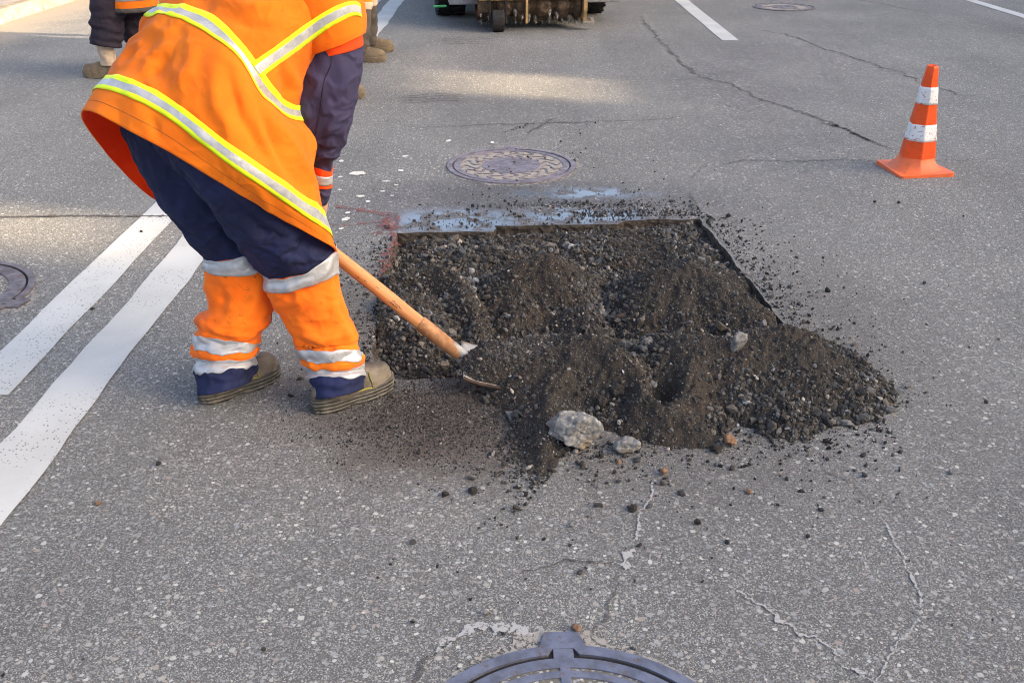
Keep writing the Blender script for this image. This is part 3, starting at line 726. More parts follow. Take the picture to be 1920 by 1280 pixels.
# crumbs thrown over the road round the cut
pts = []
def spill(n, fx, fy, decay, side):
    """n crumbs along a line, thinning away from it"""
    t = RNG.random(n); d = RNG.exponential(decay, n)
    x = fx[0] + (fx[1] - fx[0]) * t + side[0] * d; yy = fy[0] + (fy[1] - fy[0]) * t + side[1] * d
    pts.append(np.stack([x, yy], -1))
spill(1200, (0.92, 1.06), (4.6, 2.9), 0.10, (1, 0)); spill(800, (-0.5, 0.92), (4.40, 4.58), 0.22, (0, 1)); pts.append(RNG.normal((0.35, 4.78), (0.28, 0.035), (420, 2))); spill(500, (0.3, 0.95), (4.6, 4.62), 0.05, (0, 1))
spill(900, (-0.55, -0.48), (4.3, 2.9), 0.07, (-1, 0)); spill(1000, (0.15, 1.15), (2.50, 2.66), 0.09, (0, -1)); spill(700, (0.12, 0.0), (2.37, 2.6), 0.07, (-.5, -1)); spill(300, (1.06, 1.14), (2.95, 2.72), 0.06, (1, 0.1))
nfine = sum(len(p) for p in pts); pts.append(RNG.normal((-0.20, 2.66), (0.20, 0.14), (9000, 2))); pts.append(RNG.normal((-0.35, 2.85), (0.14, 0.16), (2400, 2))); nfine1 = sum(len(p) for p in pts); spill(260, (-0.3, 0.3), (5.35, 5.35), 0.25, (0.3, 1)); spill(60, (-.1, .1), (6.2, 6.5), 0.2, (.4, .3))
spill(110, (-0.4, 1.3), (2.1, 2.3), 0.3, (0, -1))
c = np.concatenate(pts)
rnd = np.stack([RNG.uniform(-2.2, 2.2, 130), RNG.uniform(1.3, 6.5, 130)], -1); c = np.concatenate([c, rnd])
fine = np.ones(len(c)); fine[nfine:nfine1] = 0.45
keep = ~inside(c[:, 0], c[:, 1]) & (H(c[:, 0], c[:, 1]) < 0.002); c = c[keep]; fine = fine[keep]
size = np.clip(0.003 + RNG.gamma(1.1, 0.0034, len(c)) * fine, 0.0028, 0.022) * np.where(fine < 1, 0.8, 1)
scatter('crumbs', np.stack([c[:, 0], c[:, 1], size * 0.25], -1), size, tones(len(c), 0.015, 0.09, 0.05), MAT['crumb'], 'ico', 'dark crumbs of broken asphalt scattered over the road round the cut-out', 'crumbs')

# single stones and lumps one can point at
def rock(name, p, s, mat, label, cat, rz=0.0, rx=0.0, rough=0.28, seed=0, sub=4, ang=False, sink=0.12):
    bm = bmesh.new(); bmesh.ops.create_icosphere(bm, subdivisions=sub, radius=1)
    for v in bm.verts:
        d = v.co.normalized(); r = 1.0
        if ang:   # broken faces: cut by random planes
            rr = random.Random(seed)
            for k in range(13):
                q = Vector((rr.gauss(0, 1), rr.gauss(0, 1), rr.gauss(0, 1))).normalized(); h_ = rr.uniform(0.55, 0.9)
                dt = d.dot(q)
                if dt > 1e-3: r = min(r, h_ / dt)
        r *= 1 + rough * (mnoise.fractal(d * 1.7 + Vector((seed, seed * .7, 3)), 0.9, 2.1, 4)) + rough * 0.25 * mnoise.noise(d * 9 + Vector((seed, 0, 0)))
        v.co = d * r
        v.co.x *= s[0] / 2; v.co.y *= s[1] / 2; v.co.z *= s[2] / 2
    bm.transform(Matrix.Rotation(rx, 4, 'X'))
    zmin = min(v.co.z for v in bm.verts)
    bm.transform(Matrix.Translation((0, 0, -zmin - sink * s[2])))
    o = bm_obj(name, bm, mat, smooth=not ang)
    if ang:
        for pp in o.data.polygons: pp.use_smooth = True
    o.location = p; o.rotation_euler = (0, 0, rz)
    return tag(o, label, cat)
def on_heap(px, py, z=0.0):
    """first meeting of the view line through px, py with the rubble surface"""
    Q = np.array([P(px, py, yy) for yy in np.arange(2.2, 4.6, 0.004)])
    hh = H(Q[:, 0], Q[:, 1]); hh = np.where(inside(Q[:, 0], Q[:, 1]), hh, np.maximum(hh, 0))
    k = np.nonzero(Q[:, 2] <= hh)[0]
    if len(k): return Vector((Q[k[0], 0], Q[k[0], 1], hh[k[0]]))
    return GP(px, py)
q = GP(1080, 838); rock('concrete_lump', (q.x, q.y + 0.012, 0.008), (0.150, 0.135, 0.122), MAT['lump'], 'large pale grey lump of broken concrete at the foot of the heap', 'rock', 0.25, 0.15, 0.20, 3, 5, True)
q = GP(1168, 843); rock('flat_stone', (q.x + 0.01, q.y - 0.004, 0.006), (0.10, 0.065, 0.045), MAT['lump'], 'flat jagged grey stone lying right of the large pale concrete lump', 'stone', -0.2, 0.1, 0.2, 9, 4, True)
q = on_heap(1386, 660); rock('stone_slab', (q.x, q.y + 0.02, q.z - 0.02), (0.075, 0.04, 0.11), MAT['greystone'], 'upright grey slab of stone sticking out of the right heap crest', 'stone', 0.6, 0.35, 0.12, 5, 4, True)
q = GP(1397, 513); rock('flat_stone', (q.x, q.y, 0.0), (0.05, 0.035, 0.014), MAT['greystone'], 'small flat grey stone on the right rim of the cut-out', 'stone', 0.3, 0, 0.15, 8, 3, True)
q = GP(1366, 834); rock('asphalt_lump', (q.x, q.y, 0), (0.048, 0.04, 0.04), MAT['brownstone'], 'brown lump at the front foot of the right heap', 'asphalt lump', 0.3, 0, 0.25, 12, 4, True)
q = GP(1343, 846); rock('asphalt_lump', (q.x, q.y, 0), (0.04, 0.034, 0.022), MAT['darkcrumb'], 'dark flat lump just in front of the brown lump by the right heap', 'asphalt lump', 0.1, 0, 0.3, 14, 4, True)
q = GP(1588, 797); rock('flat_stone', (q.x, q.y, 0), (0.058, 0.03, 0.022), MAT['greystone'], 'flat grey stone at the far right toe of the heap', 'stone', -0.35, 0, 0.2, 15, 4, True)
q = GP(1080, 1186); rock('pebble', (q.x, q.y + .006, 0.005), (0.026, 0.022, 0.020), MAT['brownstone'], 'small brownish pebble by the lug of the nearest manhole cover', 'pebble', 0.5, 0, 0.15, 17, 3, True)
for px_, py_, s_, mt, lab, sd_ in (
    (297, 872, 0.020, 'darkcrumb', 'black crumb of asphalt between the wide white line and the left boot', 21),
    (184, 945, 0.020, 'brownstone', 'brown-tipped crumb on the bare road right of the wide white line', 22),
    (1365, 408, 0.032, 'darkcrumb', 'dark lump lying beyond the far right corner of the cut-out', 23),
    (1244, 888, 0.030, 'brownstone', 'brown crumb on the road in front of the flat jagged stone', 24),
    (886, 922, 0.034, 'darkcrumb', 'dark ragged crumb in front of the left lobe of the heap', 25),
    (834, 930, 0.026, 'darkcrumb', 'dark crumb left of the ragged crumb in front of the heap', 26),
    (1186, 956, 0.032, 'darkcrumb', 'dark crumb with pale side next to the upper pale crack', 27),
    (1160, 868, 0.020, 'brownstone', 'reddish crumb between the concrete lump and the pale crack', 28),
    (1404, 924, 0.022, 'brownstone', 'orange-brown crumb on the open road right of the heap front', 29),
    (1308, 982, 0.022, 'darkcrumb', 'dark crumb halfway between heap and long pale crack', 30),
    (1540, 958, 0.017, 'darkcrumb', 'black and tan crumb on the right-hand open road', 31),
    (1515, 1008, 0.016, 'darkcrumb', 'tiny dark crumb below the black and tan crumb', 32),
    (1782, 888, 0.020, 'greystone', 'pale grey crumb near the right edge of the picture', 33),
    (1070, 987, 0.018, 'greystone', 'small round grey pebble on the open road below the heap tip', 34),
    (1685, 382, 0.022, 'darkcrumb', 'black chip on the road in front of the traffic cone', 35),
    (1640, 380, 0.020, 'darkcrumb', 'black chip left of the other chip near the traffic cone', 36),
    (1700, 728, 0.022, 'greystone', 'grey crumb on the road right of the heap toe', 37),
    (174, 580, 0.018, 'darkcrumb', 'black crumb at the inner edge of the narrow white line', 38),
    (265, 436, 0.020, 'darkcrumb', 'dark crumb on the narrow white line near the crack', 39)):
    q = GP(px_, py_); rock('crumb' if 'crumb' in lab else ('pebble' if 'pebble' in lab else ('chip' if 'chip' in lab else 'asphalt_lump')), (q.x, q.y, 0.001), (s_, s_ * .85, s_ * .65), MAT[mt], lab, lab.split()[-1] if False else ('pebble' if 'pebble' in lab else 'crumb'), sd_ * 0.7, 0, 0.3, sd_, 3, True, 0.08)
for px_, py_, s_, mt, lab, sd_ in (
    (1214, 646, (0.05, 0.04, 0.045), 'greystone', 'grey-brown stone in the dip between the two heaps', 41),
    (1224, 726, (0.036, 0.03, 0.03), 'greystone', 'smooth rounded grey stone in the scooped hollow of the heap', 42),
    (1127, 764, (0.05, 0.04, 0.055), 'darkcrumb', 'dark angular stone right above the pale concrete lump', 43),
    (1156, 740, (0.055, 0.05, 0.05), 'darkcrumb', 'dark rounded lump on the front slope left of the hollow', 44),
    (1430, 610, (0.05, 0.04, 0.03), 'greystone', 'grey flat stone inside the cut-out near its right rim', 45),
    (1062, 462, (0.045, 0.04, 0.035), 'greystone', 'grey stone in the far part of the cut-out behind the middle mound', 46),
    (888, 548, (0.04, 0.035, 0.03), 'greystone', 'grey stone in the gully between left and middle mounds', 47)):
    q = on_heap(px_, py_); rock('stone', (q.x, q.y, q.z - 0.006), s_, MAT[mt], lab, 'stone', sd_, 0, 0.18, sd_, 4, True)

# ================================================================ people
def tube_grid(centres, e1s, e2s, nu=48, sub=8):
    """rings from centres and two half-axes, densified along the length"""
    C_ = np.array(centres, float); A_ = np.array(e1s, float); B_ = np.array(e2s, float)
    packed, par = catmull(np.stack([C_, A_, B_], 1), sub)
    u = np.arange(nu) / nu * math.tau
    G = packed[:, None, 0] + np.cos(u)[None, :, None] * packed[:, None, 1] + np.sin(u)[None, :, None] * packed[:, None, 2]
    return G, par
def tube_lr(specs, nu=56, sub=8):
    """rings given by their left and right outline points (photo position, distance)"""
    C_, A_ = [], []
    for (lx, ly, rx, ry, Y, k) in specs:
        L, R = np.array(P(lx, ly, Y)), np.array(P(rx, ry, Y)); C_.append((L + R) / 2); A_.append((R - L) / 2)
    T = np.gradient(np.array(C_), axis=0); B_ = []
    for a, t, sp in zip(A_, T, specs):
        b = np.cross(t, a); b *= np.linalg.norm(a) * sp[5] / (np.linalg.norm(b) + 1e-9); B_.append(b)
    return tube_grid(C_, A_, B_, nu, sub)
def tube_path(pts, radii, nu=32, sub=6, flat=1.0, ref=(0, 0, 1)):
    pts = np.array(pts, float); T = np.gradient(pts, axis=0); A_, B_ = [], []
    for t, r in zip(T, radii):
        t = t / np.linalg.norm(t); a = np.cross(t, np.array(ref, float))
        if np.linalg.norm(a) < 0.15: a = np.cross(t, np.array((1.0, 0.02, 0)))
        a /= np.linalg.norm(a); b = np.cross(t, a); A_.append(a * r); B_.append(b * r * flat)
    for i in range(1, len(A_)):
        if np.dot(A_[i], A_[i - 1]) < 0: A_[i] = -A_[i]; B_[i] = -B_[i]
    return tube_grid(pts, A_, B_, nu, sub)
def wrinkle(G, par, amp, freq, seed, stretch=(1, 1, 1), closed=True):
    N_ = grid_normals(G, closed)
    d = n3(G, np.array(stretch) * freq, seed) + 0.5 * n3(G, np.array(stretch) * freq * 2.3, seed + 7)
    a = amp if np.isscalar(amp) else np.asarray(amp)[:, None]
    return G + N_ * (d * a)[..., None]
def crease(G, amp, along, f_long, f_cross, seed):
    """sharp-edged folds running along a direction"""
    a = np.array(along, float); a /= np.linalg.norm(a); N_ = grid_normals(G)
    b = np.cross(a, (0.3, -0.8, 0.5)); b /= np.linalg.norm(b); c = np.cross(a, b)
    q = np.stack([G @ a * f_long, G @ b * f_cross, G @ c * f_cross], -1)
    d = 1 - 2.2 * np.abs(n3(q, 1.0, seed)); m = np.clip(n3(q * 0.45, 1.0, seed + 31) * 1.6 + 0.45, 0, 1)
    am = amp if np.isscalar(amp) else np.asarray(amp)[:, None]
    return G + N_ * ((np.clip(d, 0, 1) ** 1.6 - 0.4) * m * am)[..., None]
def px_folds(G, folds):
    """single folds: polylines (photo position), width in px, height in m"""
    N_ = grid_normals(G); dy = CAM_H - G[..., 2]; zc = G[..., 1] * CT + dy * ST
    px = 960 + FPX * G[..., 0] / zc; py = 640 + FPX * (dy * CT - G[..., 1] * ST) / zc
    view = G - np.array((0, 0, CAM_H)); face = np.clip(-(N_ * view).sum(-1) / np.linalg.norm(view, axis=-1) * 3, 0, 1)
    for line, wd, hgt in folds:
        best = np.full(px.shape, 1e9); along = np.zeros(px.shape); L = len(line) - 1
        for k in range(L):
            (x0, y0), (x1, y1) = line[k], line[k + 1]; dx, dyy = x1 - x0, y1 - y0; t = np.clip(((px - x0) * dx + (py - y0) * dyy) / (dx * dx + dyy * dyy), 0, 1)
            d = np.hypot(px - x0 - dx * t, py - y0 - dyy * t); m = d < best; best = np.where(m, d, best); along = np.where(m, (k + t) / L, along)
        G = G + N_ * (hgt * np.exp(-(best / wd) ** 2) * (0.25 + 0.75 * np.sin(np.pi * np.clip(along, 0.02, 0.98))) * face)[..., None]
    return G
def cloth(name, G, mats, parent, mi=None, thick=0.003, closed=True):
    o = mesh_np(name, G, grid_faces(G.shape[0], G.shape[1], closed), mats, parent, True, mi)
    if thick:
        m = o.modifiers.new('thickness', 'SOLIDIFY'); m.thickness = thick; m.offset = 0
    return o
def band_from(G, par, a, b, off, closed=True, sub=4):
    """strip of the cloth surface between parameters a and b, standing off by off"""
    N_ = grid_normals(G, closed)
    S = G + N_ * off
    pp = np.linspace(a, b, max(3, int((b - a) * 10) + 2) if sub is None else sub)
    rows = []
    for p in pp:
        i = int(np.clip(np.searchsorted(par, p) - 1, 0, len(par) - 2)); f = (p - par[i]) / (par[i + 1] - par[i] + 1e-9)
        rows.append(S[i] * (1 - f) + S[i + 1] * f)
    return np.array(rows)

def band_wander(G, par, a, b, off, wob, seed, sub=12):
    """band whose edges wander up and down round the leg, as crumpled tape does"""
    S = G + grid_normals(G) * off; nc = G.shape[1]; th = np.arange(nc) / nc * math.tau
    da = wob * wander(th, seed); db = wob * wander(th, seed + 1.3)
    rows = []
    for t in np.linspace(0, 1, sub):
        p = np.clip((a + da) * (1 - t) + (b + db) * t, 0, par[-1] - 1e-6); i = np.clip(np.searchsorted(par, p) - 1, 0, len(par) - 2); f = ((p - par[i]) / (par[i + 1] - par[i]))[:, None]
        c = np.arange(nc); rows.append(S[i, c] * (1 - f) + S[i + 1, c] * f)
    return np.array(rows)
def wander(th, seed):
    return np.array([mnoise.noise(Vector((math.cos(a) * 1.5 + seed, math.sin(a) * 1.5, seed * 2))) + 0.35 * (1 - 2 * abs(mnoise.noise(Vector((math.cos(a) * 2.5, math.sin(a) * 2.5 + seed, seed))))) for a in th])
def boots_mesh():
    """shoe along +x, ankle above the origin; returns (upper grid, sole rings)"""
    L0, L1 = -0.085, 0.215
    def outline(x0, x1, w0, w1, n=48, y0=0.0):
        pts = []
        for i in range(n):
            a = math.tau * i / n; c, s_ = math.cos(a), math.sin(a)
            cx = (x0 + x1) / 2; hx = (x1 - x0) / 2
            c2 = math.copysign(abs(c) ** 0.78, c); s2 = math.copysign(abs(s_) ** 0.78, s_)
            x = cx + hx * c2; t = (x - x0) / (x1 - x0)
            ww = w0 + (w1 - w0) * (t * t * (3 - 2 * t)); ww *= 1 - 0.10 * math.exp(-((t - 0.42) / 0.16) ** 2)
            pts.append((x, s2 * ww + y0 * 1.0))
        return pts
    lv = [(0.028, L0, L1, .040, .050), (0.050, L0 - .001, L1 - .001, .040, .050), (0.068, L0, L1 - .006, .039, .048), (0.084, L0 + .010, L1 - .020, .035, .043), (0.096, L0 + .022, L1 - .050, .031, .036),
          (0.104, L0 + .030, 0.125, .028, .033), (0.114, L0 + .040, 0.088, .026, .030), (0.124, L0 + .046, 0.062, .026, .028), (0.130, L0 + .050, 0.045, .024, .026)]
    U = []
    for (z, a, b, w0, w1) in lv:
        U.append([(x, y, 0.05 + (z - 0.05) * 1.16 + (0.012 * max(0, (x - 0.10) / 0.11) ** 2 if z < 0.1 else 0)) for x, y in outline(a, b, w0, w1)])
    U, _ = catmull(np.array(U), 4)
    S = []
    base = outline(L0 - .006, L1 + .007, .045, .056, 96)
    def top(x): return 0.046 + 0.014 * max(0, min(1, (0.01 - x) / 0.06)) - 0.010 * math.exp(-((x - 0.03) / 0.035) ** 2) + 0.012 * max(0, (x - 0.12) / 0.1) ** 2
    def bot(x): return 0.011 * math.exp(-((x - 0.040) / 0.028) ** 2) + 0.014 * max(0, (x - 0.13) / 0.09) ** 2 + 0.006 * max(0, (-0.06 - x) / 0.03)
    for lev in range(9):
        t = lev / 8; row = []
        for i, (x, y) in enumerate(base):
            k = 1.0 + (0.024 if x < 0.02 else 0.012) * math.sin(t * math.pi * 7 + 14 * x)
            if lev in (0, 1, 2) and (i % 6) < 2 and (x > 0.065 or x < -0.02): k *= 0.93
            zz = bot(x) + (top(x) - bot(x)) * t
            row.append((x * (k if x > 0 else k), y * k, zz))
        S.append(row)
    cen0 = [(x * 0.0 + 0.06, 0, bot(0.06)) for x, y in base]
    S = [[(x * .97, y * .97, bot(x) + .001) for x, y in base]] + S
    S = [cen0] + S + [[(x * .95, y * .93, top(x) - .002) for x, y in base]] + [[(x * .5 + .03, y * .3, 0.03) for x, y in base]]
    return U, np.array(S)
BU, BS = boots_mesh()
def boot(parent, pos, az, mu, ms, detail=True, tilt=0.0, sc=1.0):
    Mx = np.array(Matrix.Rotation(az, 3, 'Z') @ Matrix.Rotation(tilt, 3, 'Y'))
    tf = lambda A: (np.asarray(A) * sc) @ Mx.T + np.array(pos)
    o = mesh_np('boot', wrinkle(tf(BU), None, 0.0022, 45, pos[0] * 9), grid_faces(len(BU), BU.shape[1]), mu, parent)
    mesh_np('sole', tf(BS), grid_faces(len(BS), BS.shape[1]), ms, o)
    if detail:
        def surf(x, z, side):
            r = BU[np.argmin(np.abs(BU[:, 0, 2] - z))] if z > 0.03 else BU[0]
            c = [p for p in r if p[1] * side >= 0]
            return min(c, key=lambda p: abs(p[0] - x))
        for side in (1, -1):
            for off in (0, 0.009):
                pth = [np.array(surf(0.112 + off - 0.006 * t, 0.055 + 0.050 * t, side)) + np.array((0, side * 0.0015, 0.001)) for t in np.linspace(0, 1, 7)]
                g, _ = tube_path(tf(pth), [0.0019] * 7, 6, 3); mesh_np('stitching', g, grid_faces(len(g), 6), MAT['stitch'], o)
            pth = [np.array(surf(0.112 - 0.09 * t, 0.058 + 0.012 * t, side)) + np.array((0, side * 0.0015, 0)) for t in np.linspace(0, 1, 7)]
            g, _ = tube_path(tf(pth), [0.0019] * 7, 6, 3); mesh_np('stitching', g, grid_faces(len(g), 6), MAT['stitch'], o)
        for k, x in enumerate((0.118, 0.100, 0.084)):
            z = 0.102 + 0.012 * k
            pth = [(x, -0.026, z - .004), (x + .004, -0.01, z + .006), (x + .004, 0.01, z + .006), (x, 0.026, z - .004)]
            g, _ = tube_path(tf(pth), [0.0028] * 4, 8, 4); mesh_np('lace', g, grid_faces(len(g), 8), MAT['lace'], o)
    return o

def skin_body(name, parent, J, chains, mat):
    """one continuous body: named joints (position, radius) and chains of them"""
    bm = bmesh.new(); sk = bm.verts.layers.skin.verify(); vs = {}
    for k, (p, r) in J.items():
        v = bm.verts.new(p); rr = r if isinstance(r, tuple) else (r, r); v[sk].radius = rr; vs[k] = v
    vs['pelvis'][sk].use_root = True
    for ch in chains:
        for a, b in zip(ch, ch[1:]): bm.edges.new((vs[a], vs[b]))
    me = bpy.data.meshes.new(name); bm.to_mesh(me); bm.free(); me.materials.append(mat)
    for p in me.polygons: p.use_smooth = True
    o = bpy.data.objects.new(name, me); COL.objects.link(o); o.parent = parent
    m = o.modifiers.new('skin', 'SKIN'); m.use_smooth_shade = True
    m = o.modifiers.new('subdivision', 'SUBSURF'); m.levels = 2; m.render_levels = 2
    return o
def hand_joints(J, chains, side, wrist, d, palm_n, curl=0.7):
    """palm, four unequal bent fingers and a thumb from the side of the palm"""
    wrist, d, nrm = Vector(wrist), Vector(d).normalized(), Vector(palm_n).normalized()
    lat = d.cross(nrm).normalized() * (1 if side == 'R' else -1)
    pm = wrist + d * 0.055; J['palm' + side] = (pm, (0.030, 0.020)); chains.append(['wrist' + side, 'palm' + side])
    for i, (o_, l) in enumerate(((-0.027, 0.026), (-0.009, 0.029), (0.009, 0.027), (0.027, 0.021))):
        p = wrist + d * 0.088 + lat * o_; ids = ['palm' + side]
        ang = 0.15
        for k in range(4):
            kk = 'f%d%d%s' % (i, k, side); J[kk] = (p.copy(), 0.0092 - 0.0008 * k); ids.append(kk)
            ang += curl * (0.5 if k == 0 else 1.0)
            p = p + (d * math.cos(ang) + nrm * math.sin(ang)) * l * (1.25 if k == 0 else 0.9)
        chains.append(ids)
    p = wrist + d * 0.035 - lat * 0.024; ids = ['palm' + side]
    for k in range(3):
        kk = 't%d%s' % (k, side); J[kk] = (p.copy(), 0.0105 - 0.001 * k); ids.append(kk)
        p = p + (d * 0.6 - lat * (0.75 - 0.45 * k) + nrm * (0.25 + 0.3 * k)).normalized() * 0.028
    chains.append(ids)
def head_joints(J, chains, neck, up, fwd):
    up, fwd = Vector(up).normalized(), Vector(fwd).normalized(); nk = Vector(neck)
    J['skull'] = (nk + up * 0.15 + fwd * 0.015, (0.082, 0.098)); J['crown'] = (nk + up * 0.215 + fwd * 0.005, (0.066, 0.08))
    J['jaw'] = (nk + up * 0.075 + fwd * 0.03, (0.056, 0.07))
    J['chin'] = (nk + up * 0.055 + fwd * 0.085, 0.024); J['nose'] = (nk + up * 0.125 + fwd * 0.125, 0.012)
    chains += [['neck', 'jaw', 'skull', 'crown'], ['jaw', 'chin'], ['skull', 'nose']]
    lat = fwd.cross(up).normalized()
    for s_ in (1, -1):
        J['ear%d' % s_] = (nk + up * 0.135 + lat * s_ * 0.088 - fwd * 0.005, 0.014); chains.append(['skull', 'ear%d' % s_])
    return nk + up * 0.15 + fwd * 0.015, up, fwd, lat
def face_parts(parent, hc, up, fwd, lat):
    for s_ in (1, -1):
        bm = bmesh.new(); bmesh.ops.create_uvsphere(bm, u_segments=12, v_segments=8, radius=0.012)
        o = bm_obj('eye', bm, MAT['white_splash'], parent, True); o.location = hc + fwd * 0.088 + lat * s_ * 0.033 + up * 0.0
    bm = bmesh.new(); bmesh.ops.create_uvsphere(bm, u_segments=12, v_segments=8, radius=1, matrix=Matrix.Diagonal((0.024, 0.006, 0.006, 1)))
    o = bm_obj('mouth', bm, MAT['red_paint'], parent, True); o.location = hc + fwd * 0.093 - up * 0.065; o.rotation_euler = lat.to_track_quat('X', 'Z').to_euler()
    G = []
    for i in range(9):   # hair cap
        th = math.pi * 0.5 * i / 8
        G.append([tuple(hc + up * (0.03 + 0.095 * math.cos(th)) + (fwd * math.cos(a) * (0.104 if math.cos(a) < 0 else 0.085) + lat * math.sin(a) * 0.096) * math.sin(th) - (up * 0.05 if (math.cos(a) < 0.1 and i == 8) else up * 0)) for a in np.arange(24) / 24 * math.tau])
    mesh_np('hair', np.array(G), grid_faces(9, 24), MAT['hair'], parent)

# ------------------------------------------------ the shoveller
worker = empty('person', (-0.75, 2.80, 0.0))
tag(worker, 'person bending over in orange high-visibility tunic, shovelling rubble with both hands', 'person')
wrk = empty('clothing_rig') if False else None
WL = Vector((-0.75, 2.80, 0.0))
def wloc(o):           # keep world shape while parented to the person
    o.matrix_parent_inverse = Matrix.Translation(-WL); return o
def wall(parent):      # all children of the person
    for c in parent.children: wloc(c)
# shovel first: its axis is where the hands go
HE = P(874, 673, 2.93); HU = P(632, 484, 3.0); HD = (HE - HU).normalized(); HT = HU - HD * 0.62
handR = HU - HD * 0.10; handL = HU - HD * 0.48
tun = []
hem = [(156, 208, 2.68), (262, 256, 2.56), (400, 333, 2.54), (530, 413, 2.62), (631, 472, 2.82), (500, 452, 3.10), (312, 386, 3.12), (203, 292, 2.95)]
r1 = [(176, 169, 2.72), (288, 205, 2.585), (421, 300, 2.53), (540, 383, 2.60), (624, 447, 2.82), (530, 430, 3.06), (345, 350, 3.12), (228, 245, 2.98)]
r2 = [(198, 141, 2.76), (302, 175, 2.61), (432, 270, 2.54), (546, 350, 2.61), (608, 398, 2.82), (540, 390, 3.04), (372, 300, 3.12), (258, 195, 3.0)]
r3 = [(228, 95, 2.82), (335, 118, 2.66), (448, 190, 2.58), (548, 285, 2.66), (592, 330, 2.82), (545, 315, 3.02), (410, 220, 3.13), (300, 115, 3.02)]
r3b = [(252, 60, 2.86), (345, 75, 2.70), (450, 140, 2.62), (535, 230, 2.68), (586, 262, 2.80), (560, 260, 2.98), (440, 165, 3.14), (330, 75, 3.05)]
r4 = [(275, 31, 2.90), (350, 41, 2.745), (440, 104, 2.66), (498, 186, 2.68), (553, 228, 2.79), (565, 210, 2.98), (470, 115, 3.15), (355, 35, 3.08)]
r5 = [(296, 7, 2.93), (385, 20, 2.78), (455, 84, 2.69), (515, 165, 2.70), (548, 196, 2.82), (575, 180, 3.0), (505, 80, 3.16), (380, 5, 3.10)]
r6 = [(325, -50, 3.0), (430, -50, 2.86), (515, 10, 2.77), (556, 90, 2.77), (575, 140, 2.90), (600, 110, 3.03), (560, 0, 3.2), (440, -60, 3.16)]
r7 = [(372, -110, 3.07), (480, -110, 2.94), (565, -50, 2.85), (602, 20, 2.84), (625, 70, 2.96), (635, 40, 3.08), (600, -60, 3.24), (485, -120, 3.2)]
r8 = [(430, -160, 3.12), (520, -150, 3.03), (585, -115, 2.97), (620, -60, 2.97), (640, -30, 3.04), (640, -50, 3.10), (610, -120, 3.2), (530, -165, 3.2)]
r9 = [(500, -175, 3.14), (540, -170, 3.09), (580, -150, 3.06), (605, -125, 3.06), (612, -110, 3.1), (605, -120, 3.14), (580, -155, 3.19), (540, -178, 3.19)]
ctrl = np.array([[np.array(P(*p)) for p in r] for r in (hem, r1, r2, r3, r3b, r4, r5, r6, r7, r8, r9)])
du, _ = catmull(ctrl.transpose(1, 0, 2), 18, closed=True)          # round the body
TG, tpar = catmull(du.transpose(1, 0, 2), 12)                       # hem to neck
TG0 = TG.copy()
fade = np.interp(tpar, [0, 1, 2, 3, 5, 8], [0.010, 0.008, 0.008, 0.010, 0.010, 0.010])
TG = wrinkle(TG, tpar, fade, 5.0, 3.1, (1.5, 0.9, 0.9))

cr_ = np.interp(tpar, [0, 1, 2, 3, 5, 7, 8], [0.010, 0.018, 0.024, 0.036, 0.020, 0.014, 0.010])
TG = crease(TG, cr_, np.array(P(540, 330, 2.6)) - np.array(P(430, 110, 2.66)), 0.9, 6.0, 4.0)
TG = crease(TG, cr_ * 0.5, np.array(P(590, 330, 2.75)) - np.array(P(500, 180, 2.68)), 1.5, 11.0, 11.0)
TG = px_folds(TG, [([(500, 205), (545, 270), (585, 345), (600, 385)], 11, 0.020), ([(480, 200), (520, 290), (560, 350)], 9, -0.015), ([(462, 175), (490, 255), (528, 318)], 9, 0.014), ([(425, 130), (450, 215), (490, 285)], 11, -0.013),
    ([(400, 130), (405, 200), (440, 262)], 12, 0.012), ([(345, 70), (300, 130), (262, 150)], 10, -0.010), ([(380, 75), (345, 140), (335, 180)], 12, 0.010), ([(560, 235), (588, 250), (592, 300)], 9, 0.010),
    ([(420, 30), (470, 50), (520, 55)], 9, -0.012), ([(400, -5), (470, 15), (540, 5)], 10, 0.012), ([(540, 130), (560, 165), (548, 195)], 8, 0.012), ([(525, 118), (535, 165), (530, 200)], 7, -0.012),
    ([(360, 262), (372, 250), (400, 268)], 8, 0.006), ([(280, 215), (285, 232), (300, 262)], 8, -0.006), ([(480, 352), (500, 380), (505, 405)], 9, 0.007)])
tu = cloth('tunic', TG, [MAT['orange'], MAT['orange_inner_shade']], worker, thick=0.004); tu.modifiers[0].material_offset = 1; tu.modifiers[0].material_offset_rim = 0
def tape(a, b, parent):
    rows = band_from(TG, tpar, a, b, 0.0045, sub=9)
    mi = np.repeat(np.array([0, 0, 1, 1, 1, 1, 0, 0]), rows.shape[1])
    return cloth('reflective_band', rows, [MAT['lime'], MAT['silver']], parent, mi, 0.0015)
tape(1.0, 2.0, worker); tape(5.0, 6.0, worker)
rows = band_from(TG, tpar, 0.44, 0.465, 0.0026, sub=3); cloth('hem_seam', rows, MAT['hem_thread'], worker, None, 0.0)
# cap sleeve over the right shoulder
cap = [(512, 60, 640, -75, 2.93, .9), (535, 80, 668, -40, 2.93, .9), (556, 96, 682, 0, 2.93, .95), (563, 100, 686, 36, 2.93, 1.0), (566, 104, 684, 62, 2.93, 1.0)]
CG, cpar = tube_lr(cap, 64, 10)
CG = wrinkle(CG, cpar, 0.006, 8, 5.0)
cloth('cap_sleeve', CG, MAT['orange'], worker, thick=0.004)
trim = [(576, 84, 678, 50, 2.94, 0.9), (575, 96, 680, 70, 2.94, 0.9), (572, 108, 680, 86, 2.94, 0.92)]
g, gp_ = tube_lr(trim, 64, 6); cloth('sleeve_trim', wrinkle(g, gp_, 0.004, 9, 2.0), MAT['orange_trim'], worker, thick=0.003)
